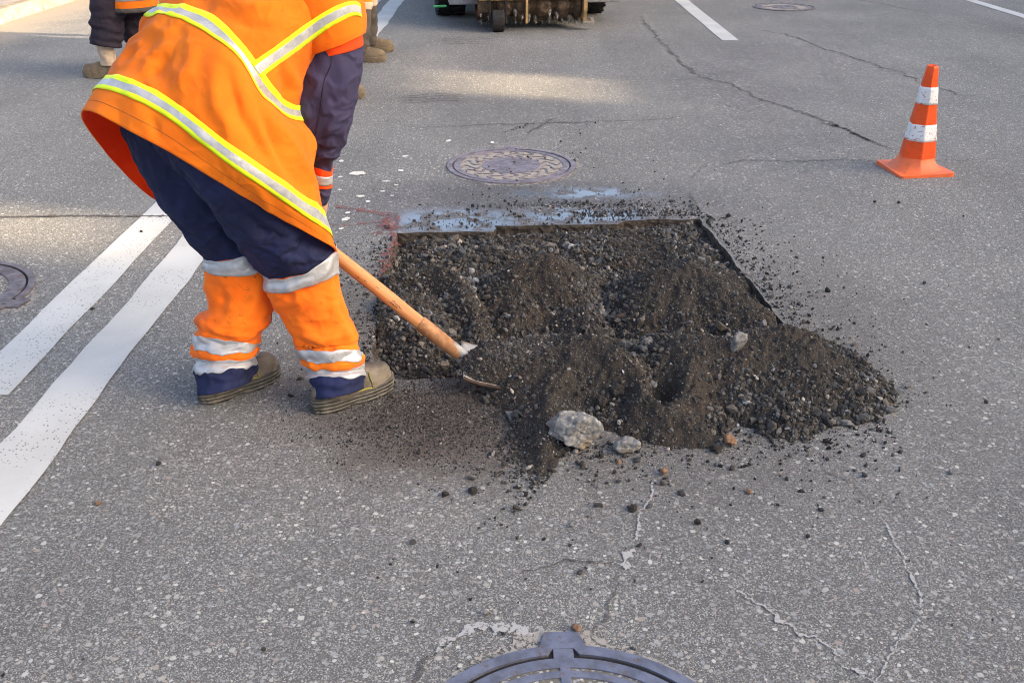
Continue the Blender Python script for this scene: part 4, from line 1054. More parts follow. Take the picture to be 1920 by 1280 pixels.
# shoulder strap of tape laid on the cloth
bv = BVHTree.FromPolygons([tuple(v) for v in np.concatenate([TG.reshape(-1, 3), CG.reshape(-1, 3)])],
    [tuple(int(i) for i in f) for f in np.concatenate([grid_faces(TG.shape[0], TG.shape[1]), grid_faces(CG.shape[0], CG.shape[1]) + TG.shape[0] * TG.shape[1]])])
camo = Vector((0, 0, CAM_H))
up_e = [(470, 120), (486, 108), (510, 92), (540, 70), (570, 48), (600, 28), (625, 14), (650, 4), (668, 3), (676, 10)]
lo_e = [(490, 148), (504, 135), (530, 116), (560, 95), (590, 72), (618, 52), (640, 40), (658, 31), (672, 30), (679, 34)]
Eu, _ = catmull(np.array(up_e, float), 6); El, _ = catmull(np.array(lo_e, float), 6)
rows = []
for t in np.linspace(0, 1, 9):
    r = []
    for a, b in zip(Eu, El):
        q = a * (1 - t) + b * t; d = (P(q[0], q[1], 2.8) - camo).normalized()
        hit = bv.ray_cast(camo, d)
        r.append(np.array(hit[0] - d * 0.006) if hit[0] else np.array([np.nan] * 3))
    rows.append(r)
SG = np.array(rows)
for r in SG:
    bad = np.isnan(r[:, 0])
    if bad.any() and (~bad).any():
        for k in range(3): r[bad, k] = np.interp(np.nonzero(bad)[0], np.nonzero(~bad)[0], r[~bad, k])
ker = np.array([1, 2, 3, 2, 1]) / 9
for k in range(3):
    pad = np.pad(SG[..., k], ((0, 0), (2, 2)), 'edge'); SG[..., k] = sum(pad[:, i:i + SG.shape[1]] * ker[i] for i in range(5))
mi = np.repeat(np.array([0, 0, 1, 1, 1, 1, 0, 0]), SG.shape[1] - 1)
cloth('reflective_band', SG, [MAT['lime'], MAT['silver']], worker, mi, 0.002, closed=False)
# jacket sleeve, cuff and hand
slv = [(560, 30, 678, 0, 2.95, .9), (570, 70, 680, 60, 2.95, .9), (560, 110, 679, 105, 2.94, .9), (545, 160, 675, 150, 2.93, .9), (536, 205, 666, 198, 2.93, .9), (548, 245, 655, 240, 2.94, .9),
       (566, 275, 643, 274, 2.95, .9), (580, 296, 630, 300, 2.96, .95), (588, 312, 623, 317, 2.965, 1.0)]
g, gp_ = tube_lr(slv, 56, 8)
g = wrinkle(g, gp_, np.interp(gp_, [0, 5, 6, 7, 8], [0.004, 0.006, 0.010, 0.008, 0.003]), 11, 1.0, (1, 1, 1.6))
g = crease(g, np.interp(gp_, [0, 4, 6, 7.5, 8], [0.004, 0.006, 0.010, 0.010, 0.003]), (0.4, 0.2, -1), 5, 20, 3.0)
g = px_folds(g, [([(600, 265), (620, 240), (650, 225)], 7, 0.010), ([(590, 285), (610, 262), (640, 255)], 6, -0.010), ([(560, 150), (590, 200), (600, 260)], 9, -0.008), ([(640, 110), (645, 170), (630, 230)], 10, 0.008), ([(585, 300), (605, 290), (628, 296)], 4, 0.008)])
cloth('jacket_sleeve', g, MAT['navy_faded'], worker, thick=0.003)
SLV = g
pth = []
_dy = CAM_H - g[..., 2]; _zc = g[..., 1] * CT + _dy * ST; _px = 960 + FPX * g[..., 0] / _zc; _py = 640 + FPX * (_dy * CT - g[..., 1] * ST) / _zc; _N = grid_normals(g)
for (sx, sy) in [(622, 92), (618, 120), (612, 150), (606, 180), (600, 215), (594, 250), (590, 280)]:
    dd = np.hypot(_px - sx, _py - sy) + (g[..., 1] > 2.94) * 500; ij = np.unravel_index(np.argmin(dd), dd.shape); pth.append(g[ij] + _N[ij] * 0.002)
sg, _ = tube_path(pth, [0.0016] * len(pth), 6, 6); mesh_np('seam', sg, grid_faces(len(sg), 6), MAT['plum'], worker)
cf = [(586, 308, 623, 315, 2.965, 1.0), (586, 322, 622, 330, 2.965, 1.05), (587, 336, 621, 344, 2.97, 1.05), (586, 346, 622, 352, 2.97, 1.0)]
g, gp_ = tube_lr(cf, 40, 8); g = wrinkle(g, gp_, 0.003, 20, 4.0); cloth('cuff_band', g, MAT['orange_trim'], worker, thick=0.003)
cloth('reflective_band', band_from(g, gp_, 0.85, 2.0, 0.003, sub=5), MAT['silver'], worker, None, 0.001)
cf = [(588, 344, 620, 350, 2.97, 1.0), (589, 358, 619, 362, 2.975, 1.0), (588, 372, 616, 372, 2.98, 1.0), (588, 384, 612, 382, 2.985, 0.9)]
g, gp_ = tube_lr(cf, 40, 8); g = wrinkle(g, gp_, 0.004, 22, 6.0); cloth('jacket_cuff', g, MAT['navy_faded'], worker, thick=0.003)
# far sleeve (left arm)
shL = Vector((-0.84, 3.20, 1.13)); elL = Vector((-0.98, 3.33, 0.98)); wrL = handL + Vector((0.02, 0.055, 0.07))
g, gp_ = tube_path([shL - Vector((0, .08, -.04)), shL, shL.lerp(elL, .5), elL, elL.lerp(wrL, .5), wrL], [0.075, 0.078, 0.072, 0.066, 0.06, 0.045], 40, 8)
cloth('jacket_sleeve', wrinkle(g, gp_, 0.006, 12, 9.0), MAT['navy_faded'], worker, thick=0.003)
# trousers: each leg a tube through its outline in the photo
right = [(275, 205, 525, 240, 2.76, .9), (325, 292, 565, 322, 2.73, .9), (392, 362, 582, 394, 2.75, .85), (436, 432, 606, 438, 2.79, .85), (492, 503, 626, 466, 2.83, .8), (496, 533, 631, 503, 2.83, .8),
         (510, 556, 637, 540, 2.83, .8), (538, 600, 652, 592, 2.82, .8), (552, 638, 672, 634, 2.81, .85), (557, 652, 670, 655, 2.80, .85), (568, 668, 680, 668, 2.79, .85), (573, 688, 681, 690, 2.79, .85),
         (583, 708, 680, 706, 2.77, 1.05), (588, 742, 679, 728, 2.755, 1.25)]
left = [(222, 215, 440, 232, 2.92, .8), (258, 300, 470, 322, 2.90, .75), (303, 378, 470, 388, 2.88, .8), (345, 432, 478, 438, 2.88, .85), (387, 484, 488, 468, 2.87, .85), (386, 493, 500, 494, 2.87, .85),
        (386, 530, 507, 528, 2.87, .85), (387, 574, 507, 580, 2.86, .85), (375, 606, 500, 616, 2.85, .85), (373, 622, 484, 638, 2.84, .85), (366, 646, 478, 650, 2.83, .85), (371, 668, 476, 668, 2.83, .85),
        (371, 694, 476, 686, 2.815, 1.0), (376, 733, 472, 714, 2.80, 1.2)]
def leg(spec, seed, side):
    G, par = tube_lr(spec, 72, 10)
    amp = np.interp(par, [0, 3, 4, 6, 8, 9, 10, 12, 13], [0.007, 0.009, 0.006, 0.006, 0.011, 0.010, 0.011, 0.010, 0.006])
    G = wrinkle(G, par, amp, 9.0, seed, (0.8, 0.8, 1.7)); G = wrinkle(G, par, amp * 0.5, 21.0, seed + 3, (0.8, 0.8, 1.5))
    # cloth piled in soft folds above the boot
    N_ = grid_normals(G); th = np.linspace(0, math.tau, G.shape[1], endpoint=False)
    fold = np.interp(par, [7.0, 8.0, 9.0, 12.2, 13], [0, 0.008, 0.010, 0.008, 0.0])[:, None] * np.sin(par[:, None] * 4.3 + 0.9 * np.sin(th + seed)[None, :])
    G = G + N_ * (fold * 0.4)[..., None]
    G = crease(G, amp * 1.5, (0.9, 0.25, 0.35 if side == 'R' else -0.3), 5.0, 17.0, seed)
    G = crease(G, amp * 1.0, (0.6, 0.3, -0.7), 6.0, 16.0, seed + 5)
    N_ = grid_normals(G)
    if side == 'R': G = px_folds(G, [([(325, 280), (380, 340), (430, 420)], 9, 0.014), ([(420, 330), (480, 390), (560, 440)], 10, 0.012), ([(440, 380), (500, 440), (590, 455)], 9, -0.012), ([(520, 420), (560, 470), (600, 470)], 7, 0.009), ([(620, 520), (625, 580), (655, 640)], 8, 0.012), ([(530, 560), (580, 545), (625, 525)], 8, -0.008), ([(560, 625), (600, 640), (655, 625)], 6, 0.014), ([(565, 640), (610, 655), (665, 645)], 4, -0.010), ([(590, 715), (630, 725), (670, 712)], 5, 0.008)])
    else: G = px_folds(G, [([(290, 330), (330, 400), (400, 455)], 10, 0.013), ([(300, 390), (350, 440), (420, 470)], 8, -0.012), ([(400, 520), (420, 560), (405, 605)], 9, -0.010), ([(495, 520), (470, 580), (430, 620)], 9, 0.010), ([(385, 610), (420, 625), (470, 630)], 6, 0.012), ([(378, 632), (420, 648), (475, 640)], 4, -0.010), ([(380, 700), (420, 712), (465, 700)], 5, 0.008)])
    mi = np.zeros((G.shape[0] - 1, G.shape[1]), int); pm = (par[:-1] + par[1:]) / 2
    mi[(pm > 4.0) & (pm < 11.4)] = 1
    o = cloth('trouser_leg', G, [MAT['navy'], MAT['orange_leg']], worker, mi.ravel(), 0.003)
    wloc(o)
    for a, b, wb_, sub_ in ((3.95, 5.2, 0.16, 12), (9.0, 9.95, 0.34, 16), (10.62, 11.9, 0.30, 14)):
        cloth('reflective_band', band_wander(G, par, a, b, 0.0035, wb_, seed + a, sub_), MAT['silver'], worker, None, 0.0012)
    # side seam of the knee panel
    j = int(0.93 * G.shape[1]) if side == 'R' else int(0.95 * G.shape[1])
    pts_ = [tuple(G[i, j] + N_[i, j] * 0.002) for i in range(len(par)) if 5.2 < par[i] < 9.0]
    sg, _ = tube_path(pts_[::3], [0.0014] * len(pts_[::3]), 6, 2); mesh_np('seam', sg, grid_faces(len(sg), 6), MAT['plum'], worker)
    return G
leg(right, 1.7, 'R'); leg(left, 6.3, 'L')
# seat of the trousers joining the two legs
hipc = Vector((-0.95, 2.80, 0.84))
pts_ = [hipc + Vector((0.02, 0.02, -0.10)), hipc + Vector((0.02, 0.02, -0.02)), hipc + Vector((0.05, 0.04, 0.08)), hipc + Vector((0.12, 0.10, 0.16))]
g, gp_ = tube_path(pts_, [0.05, 0.10, 0.125, 0.125], 40, 6); cloth('trouser_seat', g, MAT['navy'], worker, thick=0.003)
# boots
def place_boot(heel_px, toe_px, detail=True):
    a, b = GP(*heel_px), GP(*toe_px); d = (b - a); az = math.atan2(d.y, d.x); L = d.length
    sc_ = L / 0.312; pos = a + d.normalized() * 0.091 * sc_
    return pos, az, sc_
pos, az, sc_ = place_boot((586, 776), (735, 722)); boot(worker, pos, az, MAT['boot'], MAT['sole'], True, 0.0, sc_); RB = pos
pos, az, sc_ = place_boot((374, 758), (523, 702)); boot(worker, pos, az, MAT['boot'], MAT['sole'], True, 0.0, sc_); LB = pos
# body inside the clothes
fwd = Vector((1, 1, 0)).normalized()
J = {}; chains = []
hipR, hipL = hipc + Vector((0.06, -0.07, -0.02)), hipc + Vector((-0.06, 0.07, -0.02))
kneeR, kneeL = (P(560, 480, 2.86)), (P(440, 475, 2.90))
J['pelvis'] = (hipc + Vector((.08, .08, .02)), 0.075); J['waist'] = (hipc + Vector((0.08, 0.08, 0.12)), 0.11); J['chest'] = (Vector((-0.73, 3.0, 1.08)), (0.15, 0.12)); J['upper'] = (Vector((-0.66, 3.07, 1.17)), 0.11); J['neck'] = (Vector((-0.58, 3.15, 1.25)), 0.055)
J['hipR'] = (hipR + Vector((.05, .03, 0)), 0.06); J['hipL'] = (hipL + Vector((.05, .03, 0)), 0.06); J['kneeR'] = (kneeR, 0.058); J['kneeL'] = (kneeL, 0.058)
J['ankR'] = (RB + Vector((0, 0, 0.12)), 0.038); J['ankL'] = (LB + Vector((0, 0, 0.12)), 0.038)
J['footR'] = (RB + Vector((0.06, 0.05, 0.06)), 0.032); J['footL'] = (LB + Vector((0.06, 0.05, 0.06)), 0.032)
wrR = P(600, 385, 2.99)
J['shR'] = (P(628, 35, 2.97), 0.06); J['elR'] = (P(602, 225, 2.95), 0.042); J['wristR'] = (wrR, 0.026)
J['shL'] = (shL, 0.06); J['elL'] = (elL, 0.042); J['wristL'] = (wrL, 0.026)
chains += [['pelvis', 'waist', 'chest', 'upper', 'neck'], ['pelvis', 'hipR', 'kneeR', 'ankR', 'footR'], ['pelvis', 'hipL', 'kneeL', 'ankL', 'footL'], ['upper', 'shR', 'elR', 'wristR'], ['upper', 'shL', 'elL', 'wristL']]
hand_joints(J, chains, 'R', wrR, (handR - wrR) + Vector((0, 0, -0.02)), HD.cross(handR - wrR), 0.75)
hand_joints(J, chains, 'L', wrL, (handL - wrL), HD.cross(handL - wrL) * -1, 0.75)
hc, hup, hf, hl = head_joints(J, chains, J['neck'][0], Vector((0.55, 0.55, 0.45)), Vector((0.5, 0.5, -0.75)))
wb = skin_body('body', worker, J, chains, MAT['skin'])
face_parts(wb, hc, hup, hf, hl)
for c_ in worker.children: wloc(c_)

# ------------------------------------------------ the shovel
shovel = tag(empty('shovel'), 'shovel with worn orange-brown wooden handle and rusty steel socket pushed into the heap', 'shovel')
pts_ = [HT, HT + HD * 0.03, HT.lerp(HE, .3) + Vector((0, 0, .004)), HT.lerp(HE, .6) + Vector((0, 0, .006)), HE - HD * 0.17]
g, _ = tube_path(pts_, [0.012, 0.0205, 0.0215, 0.0225, 0.0215], 28, 12, ref=(0.2, 1, 0.1)); 
hm = mesh_np('handle', np.concatenate([np.repeat(g[:1].mean(1, keepdims=True), 28, 1), g]), grid_faces(len(g) + 1, 28), MAT['wood'], None)
# local axes along the shaft so that the grain runs with it
Rq = HD.to_track_quat('X', 'Z'); Mh = Matrix.Translation(HE) @ Rq.to_matrix().to_4x4()
hm.data.transform(Mh.inverted()); hm.matrix_world = Mh; hm.parent = shovel
pts_ = [HE - HD * 0.19, HE - HD * 0.185, HE - HD * 0.10, HE - HD * 0.03, HE + HD * 0.025]
g, _ = tube_path(pts_, [0.0215, 0.0245, 0.0235, 0.0205, 0.014], 28, 10, ref=(0.2, 1, 0.1)); cloth('socket', g, MAT['socket'], shovel, thick=0.002)
bn = Vector(P(868, 712, 2.80)); bf = Vector(P(864, 643, 3.055)); lat = (bf - bn); wid = lat.length; lat.normalize()
dirb = Vector((1, -0.04, -0.17)).normalized(); nb = dirb.cross(lat).normalized()
G = []
for i in range(25):
    t = i / 24; row = []
    for j in range(25):
        s_ = j / 24 * 2 - 1
        x = 0.29 * t * (1 - 0.42 * max(0, t - .45) * s_ * s_ / .55 * 1.3); wd = wid / 2 * (1.0 + 0.03 * math.sin(t * 3))
        z = -0.009 * (1 - s_ * s_) * (0.4 + 0.6 * t) + 0.010 * max(0, 1 - t * 7) - 0.016 * t * t
        z += 0.018 * math.exp(-(s_ / 0.16) ** 2) * max(0, 1 - t * 2.4)
        row.append(tuple((bn + bf) / 2 + dirb * x + lat * s_ * wd + nb * z))
    G.append(row)
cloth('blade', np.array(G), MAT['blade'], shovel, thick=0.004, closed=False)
g, _ = tube_path([HE - HD * 0.075, HE - HD * 0.03, HE + HD * 0.012, HE + HD * 0.03 + Vector((0.03, 0, 0))], [0.0225, 0.025, 0.030, 0.034], 28, 8, flat=0.75, ref=(0.2, 1, 0.1)); cloth('frog', g, MAT['blade'], shovel, thick=0.002)
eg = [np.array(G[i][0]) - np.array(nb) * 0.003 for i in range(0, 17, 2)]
g, _ = tube_path(eg, [0.0062] * len(eg), 10, 4); mesh_np('blade_rim_shade', g, grid_faces(len(g), 10), MAT['rim_shade'], shovel)  # added dark strip, shade on the near edge put into its colour
# rubble carried on the blade, running into the heap
G = []; base = (bn + bf) / 2
for i in range(90):
    t = i / 89; row = []
    for j in range(90):
        s_ = j / 89 * 2 - 1
        e = max(0.0, 1 - abs(s_) ** 2.6) * (1 - max(0, min(1, (s_ - 0.02) / 0.3)) * max(0, min(1, 1.7 - t * 3.6))); st_ = min(1, max(0, (t + (0.02 if s_ > 0.2 else 0.06)) / 0.30)) ** 0.75
        hgt = 0.088 * e ** 0.75 * st_ * (1 if t < .7 else 1 - 0.25 * (t - .7) / .3)
        p = base + dirb * ((0.012 if s_ > 0.2 else -0.003) + 0.34 * t) + lat * s_ * wid * 0.475
        p = p + Vector((0, 0, hgt + 0.07 * t * t * (e > .02)))
        w_ = float(fbm(np.array([p.x]), np.array([p.y]), 16, 4)[0]) * 0.018 * min(1, e * 3)
        row.append((p.x, p.y, p.z + w_ - 0.004))
    G.append(row)
LG = np.array(G)
tag(mesh_np('shovel_load', LG, grid_faces(90, 90, False), MAT['soil']), 'mound of dark earthy rubble lying on the shovel blade', 'rubble', kind='stuff')
k = RNG.integers(0, 90 * 90, 2600); pp = LG.reshape(-1, 3)[k] + RNG.normal(0, 0.001, (2600, 3)); sz = np.clip(0.003 + RNG.gamma(1.2, 0.0032, 2600), 0.003, 0.018)
scatter('shovel_gravel', pp, sz, tones(2600), MAT['stone'], 'ico', 'small gravel in the load on the shovel blade', 'gravel')

# ------------------------------------------------ other workers, seen up to the knees
def standing(label, feet, az, colr, lean=0.12, hem_h=0.70, boot_mat='boot_tan', flare=1.0, bands=((0.52, 0.60, 'beige_tape'),), orange_to=None, sock=None):
    """feet: ankle points on the ground; az: facing"""
    f = Vector((math.cos(az), math.sin(az), 0)); l = Vector((-f.y, f.x, 0)); u = Vector((0, 0, 1))
    c = (Vector(feet[0]) + Vector(feet[1])) / 2
    pr = empty('person', c); tag(pr, label, 'person')
    pel = c + u * 0.93 - f * lean * 0.35
    tl = (u * math.cos(lean * 2) + f * math.sin(lean * 2)); ch = pel + tl * 0.36; nk = pel + tl * 0.56
    sgn = [1 if (Vector(p) - c).dot(l) > 0 else -1 for p in feet]
    if sgn[0] == sgn[1]: sgn = [1, -1]
    J = {'pelvis': (pel, 0.12), 'waist': (pel + tl * .17, 0.11), 'chest': (ch, (0.15, 0.12)), 'neck': (nk, 0.055)}; chains = [['pelvis', 'waist', 'chest', 'neck']]
    legs = []
    for k, (p, s_) in enumerate(zip(feet, sgn)):
        p = Vector(p); hp = pel + l * s_ * 0.095 - u * 0.03; kn = hp.lerp(p + u * 0.1, 0.5) + f * 0.05; an = p + u * 0.11
        J['hip%d' % k] = (hp, 0.09); J['knee%d' % k] = (kn, 0.055); J['ank%d' % k] = (an, 0.037); J['foot%d' % k] = (p + f * 0.09 + u * 0.06, 0.03)
        chains.append(['pelvis', 'hip%d' % k, 'knee%d' % k, 'ank%d' % k, 'foot%d' % k]); legs.append((hp, kn, p))
    arms = []
    for s_, sd_ in ((1, 'L'), (-1, 'R')):
        sh = ch + l * s_ * 0.19 + tl * 0.1; el = sh + f * 0.10 + l * s_ * 0.05 - u * 0.26; wr = el + f * 0.20 - u * 0.10
        J['sh' + sd_] = (sh, 0.058); J['el' + sd_] = (el, 0.042); J['wrist' + sd_] = (wr, 0.027)
        chains.append(['chest', 'sh' + sd_, 'el' + sd_, 'wrist' + sd_]); hand_joints(J, chains, sd_, wr, f - u * .3, -l * s_, 0.5); arms.append((sh, el, wr))
    hd = head_joints(J, chains, nk, u + f * 0.1, f - u * 0.1)
    b = skin_body('body', pr, J, chains, MAT['skin']); face_parts(b, *hd)
    for k, (hp, kn, p) in enumerate(legs):
        lo = 0.075 if sock is None else 0.25
        an = p + u * lo - f * 0.005
        pth = [hp + u * .06, hp, hp.lerp(kn, .5), kn, kn.lerp(an, .35), kn.lerp(an, .7), an]
        G, par = tube_path(pth, [0.10 * flare, 0.105 * flare, 0.098 * flare, 0.090 * flare, 0.088 * flare, 0.086 * flare, 0.082 * flare], 40, 8)
        amp = np.interp(par, [0, 3, 5, 6], [0.006, 0.009, 0.012, 0.006]) * (1 + (flare - 1) * 2.0)
        G = wrinkle(G, par, amp, 11, k * 5 + c.x, (0.8, 0.8, 1.6)); N_ = grid_normals(G)
        G = G + N_ * (np.interp(par, [3.5, 4.5, 5.8, 6], [0, .003, .004, 0])[:, None] * np.sin(par[:, None] * 9 + np.linspace(0, math.tau, 40)[None]))[..., None]
        mi = np.zeros((G.shape[0] - 1, 40), int)
        zz = G[:-1].mean(1)[:, 2]
        if orange_to: mi[zz > orange_to] = 1
        tr = cloth('trouser_leg', G, [MAT[colr], MAT['orange_leg']], pr, mi.ravel(), 0.003)
        zc = G.mean(1)[:, 2]
        for (a, bb, mt) in bands:
            pa, pb = np.interp([-bb, -a], -zc, par); cloth('reflective_band', band_from(G, par, pa, pb, 0.004, sub=6), MAT[mt], pr, None, 0.001)
        if sock:
            g, gp_ = tube_path([p + u * .34, p + u * .25, p + u * .17, p + u * .10], [0.066, 0.064, 0.058, 0.060], 32, 8); cloth('gaiter', wrinkle(g, gp_, 0.008, 22, 2.0), MAT[sock], pr, thick=0.003)
        boot(pr, p, az + (0.08 * sgn[k]), MAT[boot_mat], MAT['sole'] if boot_mat != 'boot_tan' else MAT['boot_tan'], False)
    up_ = [(hem_h - pel.z, 0.215, 0.19), (-0.10, 0.20, 0.18), (0.10, 0.185, 0.16), (0.30, 0.20, 0.16), (0.46, 0.185, 0.13), (0.54, 0.10, 0.09), (0.57, 0.065, 0.06)]
    C_, A_, B_ = [], [], []
    for (q, a, bb) in up_:
        C_.append(pel + (u if q < 0 else tl) * q); A_.append(l * a); B_.append(f * bb)
    G, par = tube_grid(C_, A_, B_, 56, 8); G = wrinkle(G, par, 0.010, 7, c.y)
    cloth('tunic', G, MAT['orange'], pr, thick=0.004)
    cloth('reflective_band', band_from(G, par, 0.25, 0.65, 0.004, sub=6), MAT['silver'], pr, None, 0.001); cloth('reflective_band', band_from(G, par, 2.0, 2.4, 0.004, sub=6), MAT['silver'], pr, None, 0.001)
    cloth('hem_trim', band_from(G, par, 0.0, 0.10, 0.003, sub=3), MAT['greybrown'], pr, None, 0.002)
    for (sh, el, wr) in arms:
        g, gp_ = tube_path([sh + (ch - sh) * .2, sh, sh.lerp(el, .5), el, el.lerp(wr, .5), wr], [0.075, 0.078, 0.068, 0.062, 0.056, 0.042], 32, 6); cloth('sleeve', wrinkle(g, gp_, 0.006, 13, 3.0), MAT[colr], pr, thick=0.003)
    for cc in pr.children: cc.matrix_parent_inverse = Matrix.Translation(-c)
    return pr
a, b = GP(676, 116), GP(693, 98)
standing('person in grey-brown trousers and tan boots standing behind the shoveller', (a, b), 0.05, 'greybrown', 0.10, 0.495, 'boot_tan', 0.92, ((0.42, 0.475, 'beige_tape'),), 0.47)
a = GP(628, 184); standing('person mostly hidden behind the shoveller, one boot toe showing beside the sleeve', (a, a + Vector((-0.12, 0.30, 0))), 0.05, 'greybrown', 0.10, 0.72, 'boot_tan')
a = GP(208, 146); standing('person in crumpled dark plum trousers and pale gaiters behind the bent back', (a, a + Vector((0.16, 0.30, 0))), math.pi - 0.15, 'plum', 0.4, 0.50, 'boot_tan', 1.42, ((0.64, 0.70, 'silver'),), None, 'beige_tape')
a = GP(1222, -2); standing('person in dark navy shoes beside the milling machine, only one shoe in view', (a + Vector((0.02, 0.05, 0)), a + Vector((0.05, 0.75, 0))), 0.05, 'navy', 0.05, 0.72, 'boot_dark')

# ================================================================ traffic cone
cb = GP(1683, 334); cl = GP(1647, 308); cr = GP(1784, 330)
cc = (cl + cr) / 2; e = cr - cb; cang = math.atan2(e.y, e.x)
cone = empty('traffic_cone', cc); tag(cone, 'orange traffic cone with two scuffed white bands standing on the open road', 'traffic cone')
HC = 0.572
def hexring(z, r, rot=math.radians(22.5), bulge=0.10):
    pts = []
    for i in range(96):
        a = i / 96 * math.tau; k = ((a - rot) % (math.tau / 6)) - math.tau / 12
        rr = r * (math.cos(math.tau / 12) / math.cos(k)) ** (1 - bulge)
        pts.append((rr * math.cos(a), rr * math.sin(a), z))
    return pts
def cone_r(z): return 0.031 + (0.097 - 0.031) * (HC - z) / (HC - 0.085)
hw = e.length / 2
zs = [0.010, 0.014, 0.03, 0.05, 0.068, 0.085] ; rs = [0.148, 0.143, 0.125, 0.110, 0.101, 0.097]
def sqround(z, r, sq):
    pts = []
    for i in range(96):
        a = i / 96 * math.tau; m = max(abs(math.cos(a - cang)), abs(math.sin(a - cang))); q = 1 + (1 / m - 1) * sq
        pts.append((r * q * math.cos(a), r * q * math.sin(a), z))
    return pts
G = [np.array(sqround(z, r, 0.55 * (1 - i / 5))) * (1 - i / 5 * 1.0) + np.array(hexring(z, r)) * (i / 5) for i, (z, r) in enumerate(zip(zs, rs))]
mesh_np('flare', np.array(G), grid_faces(len(G), 96), MAT['cone_faded'], cone)
G = [hexring(z, cone_r(z)) for z in np.linspace(0.083, HC - 0.012, 26)] + [hexring(HC - .004, cone_r(HC - .01) * .95), hexring(HC, 0.024), hexring(HC - 0.006, 0.017), hexring(HC - 0.05, 0.015)]
G = np.array(G)
cone_dent = lambda G: G + (np.stack([n3(G, 9, 1.0), n3(G, 9, 5.0), n3(G, 9, 9.0) * 0], -1)) * 0.0045
G = cone_dent(G)
o = mesh_np('cone_body', G, grid_faces(len(G), 96), MAT['cone_orange'], cone)
for z0, z1 in ((0.176, 0.265), (0.372, 0.462)):
    G = cone_dent(np.array([hexring(z, cone_r(z) + 0.0018) for z in np.linspace(z0, z1, 8)])); cloth('white_band', G, MAT['cone_white'], cone, thick=0.0012)
bm = bmesh.new()
ol = []
for sx, sy in ((1, 1), (-1, 1), (-1, -1), (1, -1)):
    for k in range(7):
        a = math.atan2(sy, sx) - math.pi / 4 + k / 6 * math.pi / 2
        ol.append(((hw - .02) * sx + 0.02 * math.cos(a), (hw - .02) * sy + 0.02 * math.sin(a)))
add_prism(bm, ol, 0.0, 0.012)
o = bm_obj('base_plate', bm, MAT['cone_faded'], cone, bevel=0.003); o.rotation_euler.z = cang
for v in o.data.vertices:                     # warped rubber
    v.co.z += 0.010 * max(0, (-v.co.x / hw) * (v.co.y / hw)) if v.co.z > 0 else 0

# ================================================================ milling machine
mc = Vector((0.02, 11.75, 0)); mang = math.radians(6)
mach = empty('milling_machine', mc, mang); tag(mach, 'compact loader with a toothed milling drum on its front, standing in the road', 'loader')
def mb(name, boxes, mat, parent=mach, bev=0.008):
    bm = bmesh.new()
    for c_, s_ in boxes: add_box(bm, c_, s_)
    return bm_obj(name, bm, MAT[mat], parent, bevel=bev)
def wheel(x, y, r=0.40, wd=0.33):
    bm = bmesh.new(); prof = [(wd * -.5, r * .62), (wd * -.5, r * .90), (wd * -.40, r * .98), (0, r), (wd * .40, r * .98), (wd * .5, r * .90), (wd * .5, r * .62)]
    G = [[(px_, rr * math.cos(a), rr * math.sin(a)) for a in np.arange(64) / 64 * math.tau] for px_, rr in prof]
    o = mesh_np('tyre', np.array(G), grid_faces(7, 64), MAT['tyre'], mach); o.location = (x, y, r)
    bm = bmesh.new()
    for k in range(22):
        for s_ in (-1, 1):
            a = math.tau * (k + (0.5 if s_ > 0 else 0)) / 22
            add_box(bm, (0, 0, 0), (wd * .46, 0.05, 0.03), 0, Matrix.Rotation(a, 4, 'X') @ Matrix.Translation((s_ * wd * .25, 0, r * 0.995)) @ Matrix.Rotation(s_ * 0.5, 4, 'Z'))
    bm_obj('tread_lugs', bm, MAT['tyre'], o, bevel=0.006)
    bm = bmesh.new(); add_cyl(bm, (-wd * .3, 0, 0), (wd * .3, 0, 0), r * .64, n=32); add_cyl(bm, (-wd * .42, 0, 0), (wd * .42, 0, 0), r * .22, n=24); bm_obj('rim', bm, MAT['machine_yellow'], o, bevel=0.005)
wheel(-0.72, 0.0); wheel(0.84, 0.0); wheel(-0.66, 1.15); wheel(0.84, 1.15)
mb('chassis', [((0.09, 0.6, 0.62), (1.08, 2.1, 0.60)), ((0.09, 1.55, 0.95), (1.1, 0.7, 0.5))], 'machine_yellow', bev=0.04)
mb('cab', [((0, 0.45, 1.5), (0.95, 1.15, 1.25)), ((0, 0.45, 2.15), (1.0, 1.25, 0.08))], 'black', bev=0.03)
mb('windscreen', [((0, -0.128, 1.55), (0.82, 0.012, 0.95))], 'glass', bev=0)
for s_ in (-1, 1): mb('lift_arm', [((0.09 + s_ * 0.60, 0.5, 1.25), (0.12, 1.9, 0.2)), ((0.09 + s_ * 0.60, -0.52, 0.80), (0.12, 0.2, 1.0))], 'machine_yellow', bev=0.02)
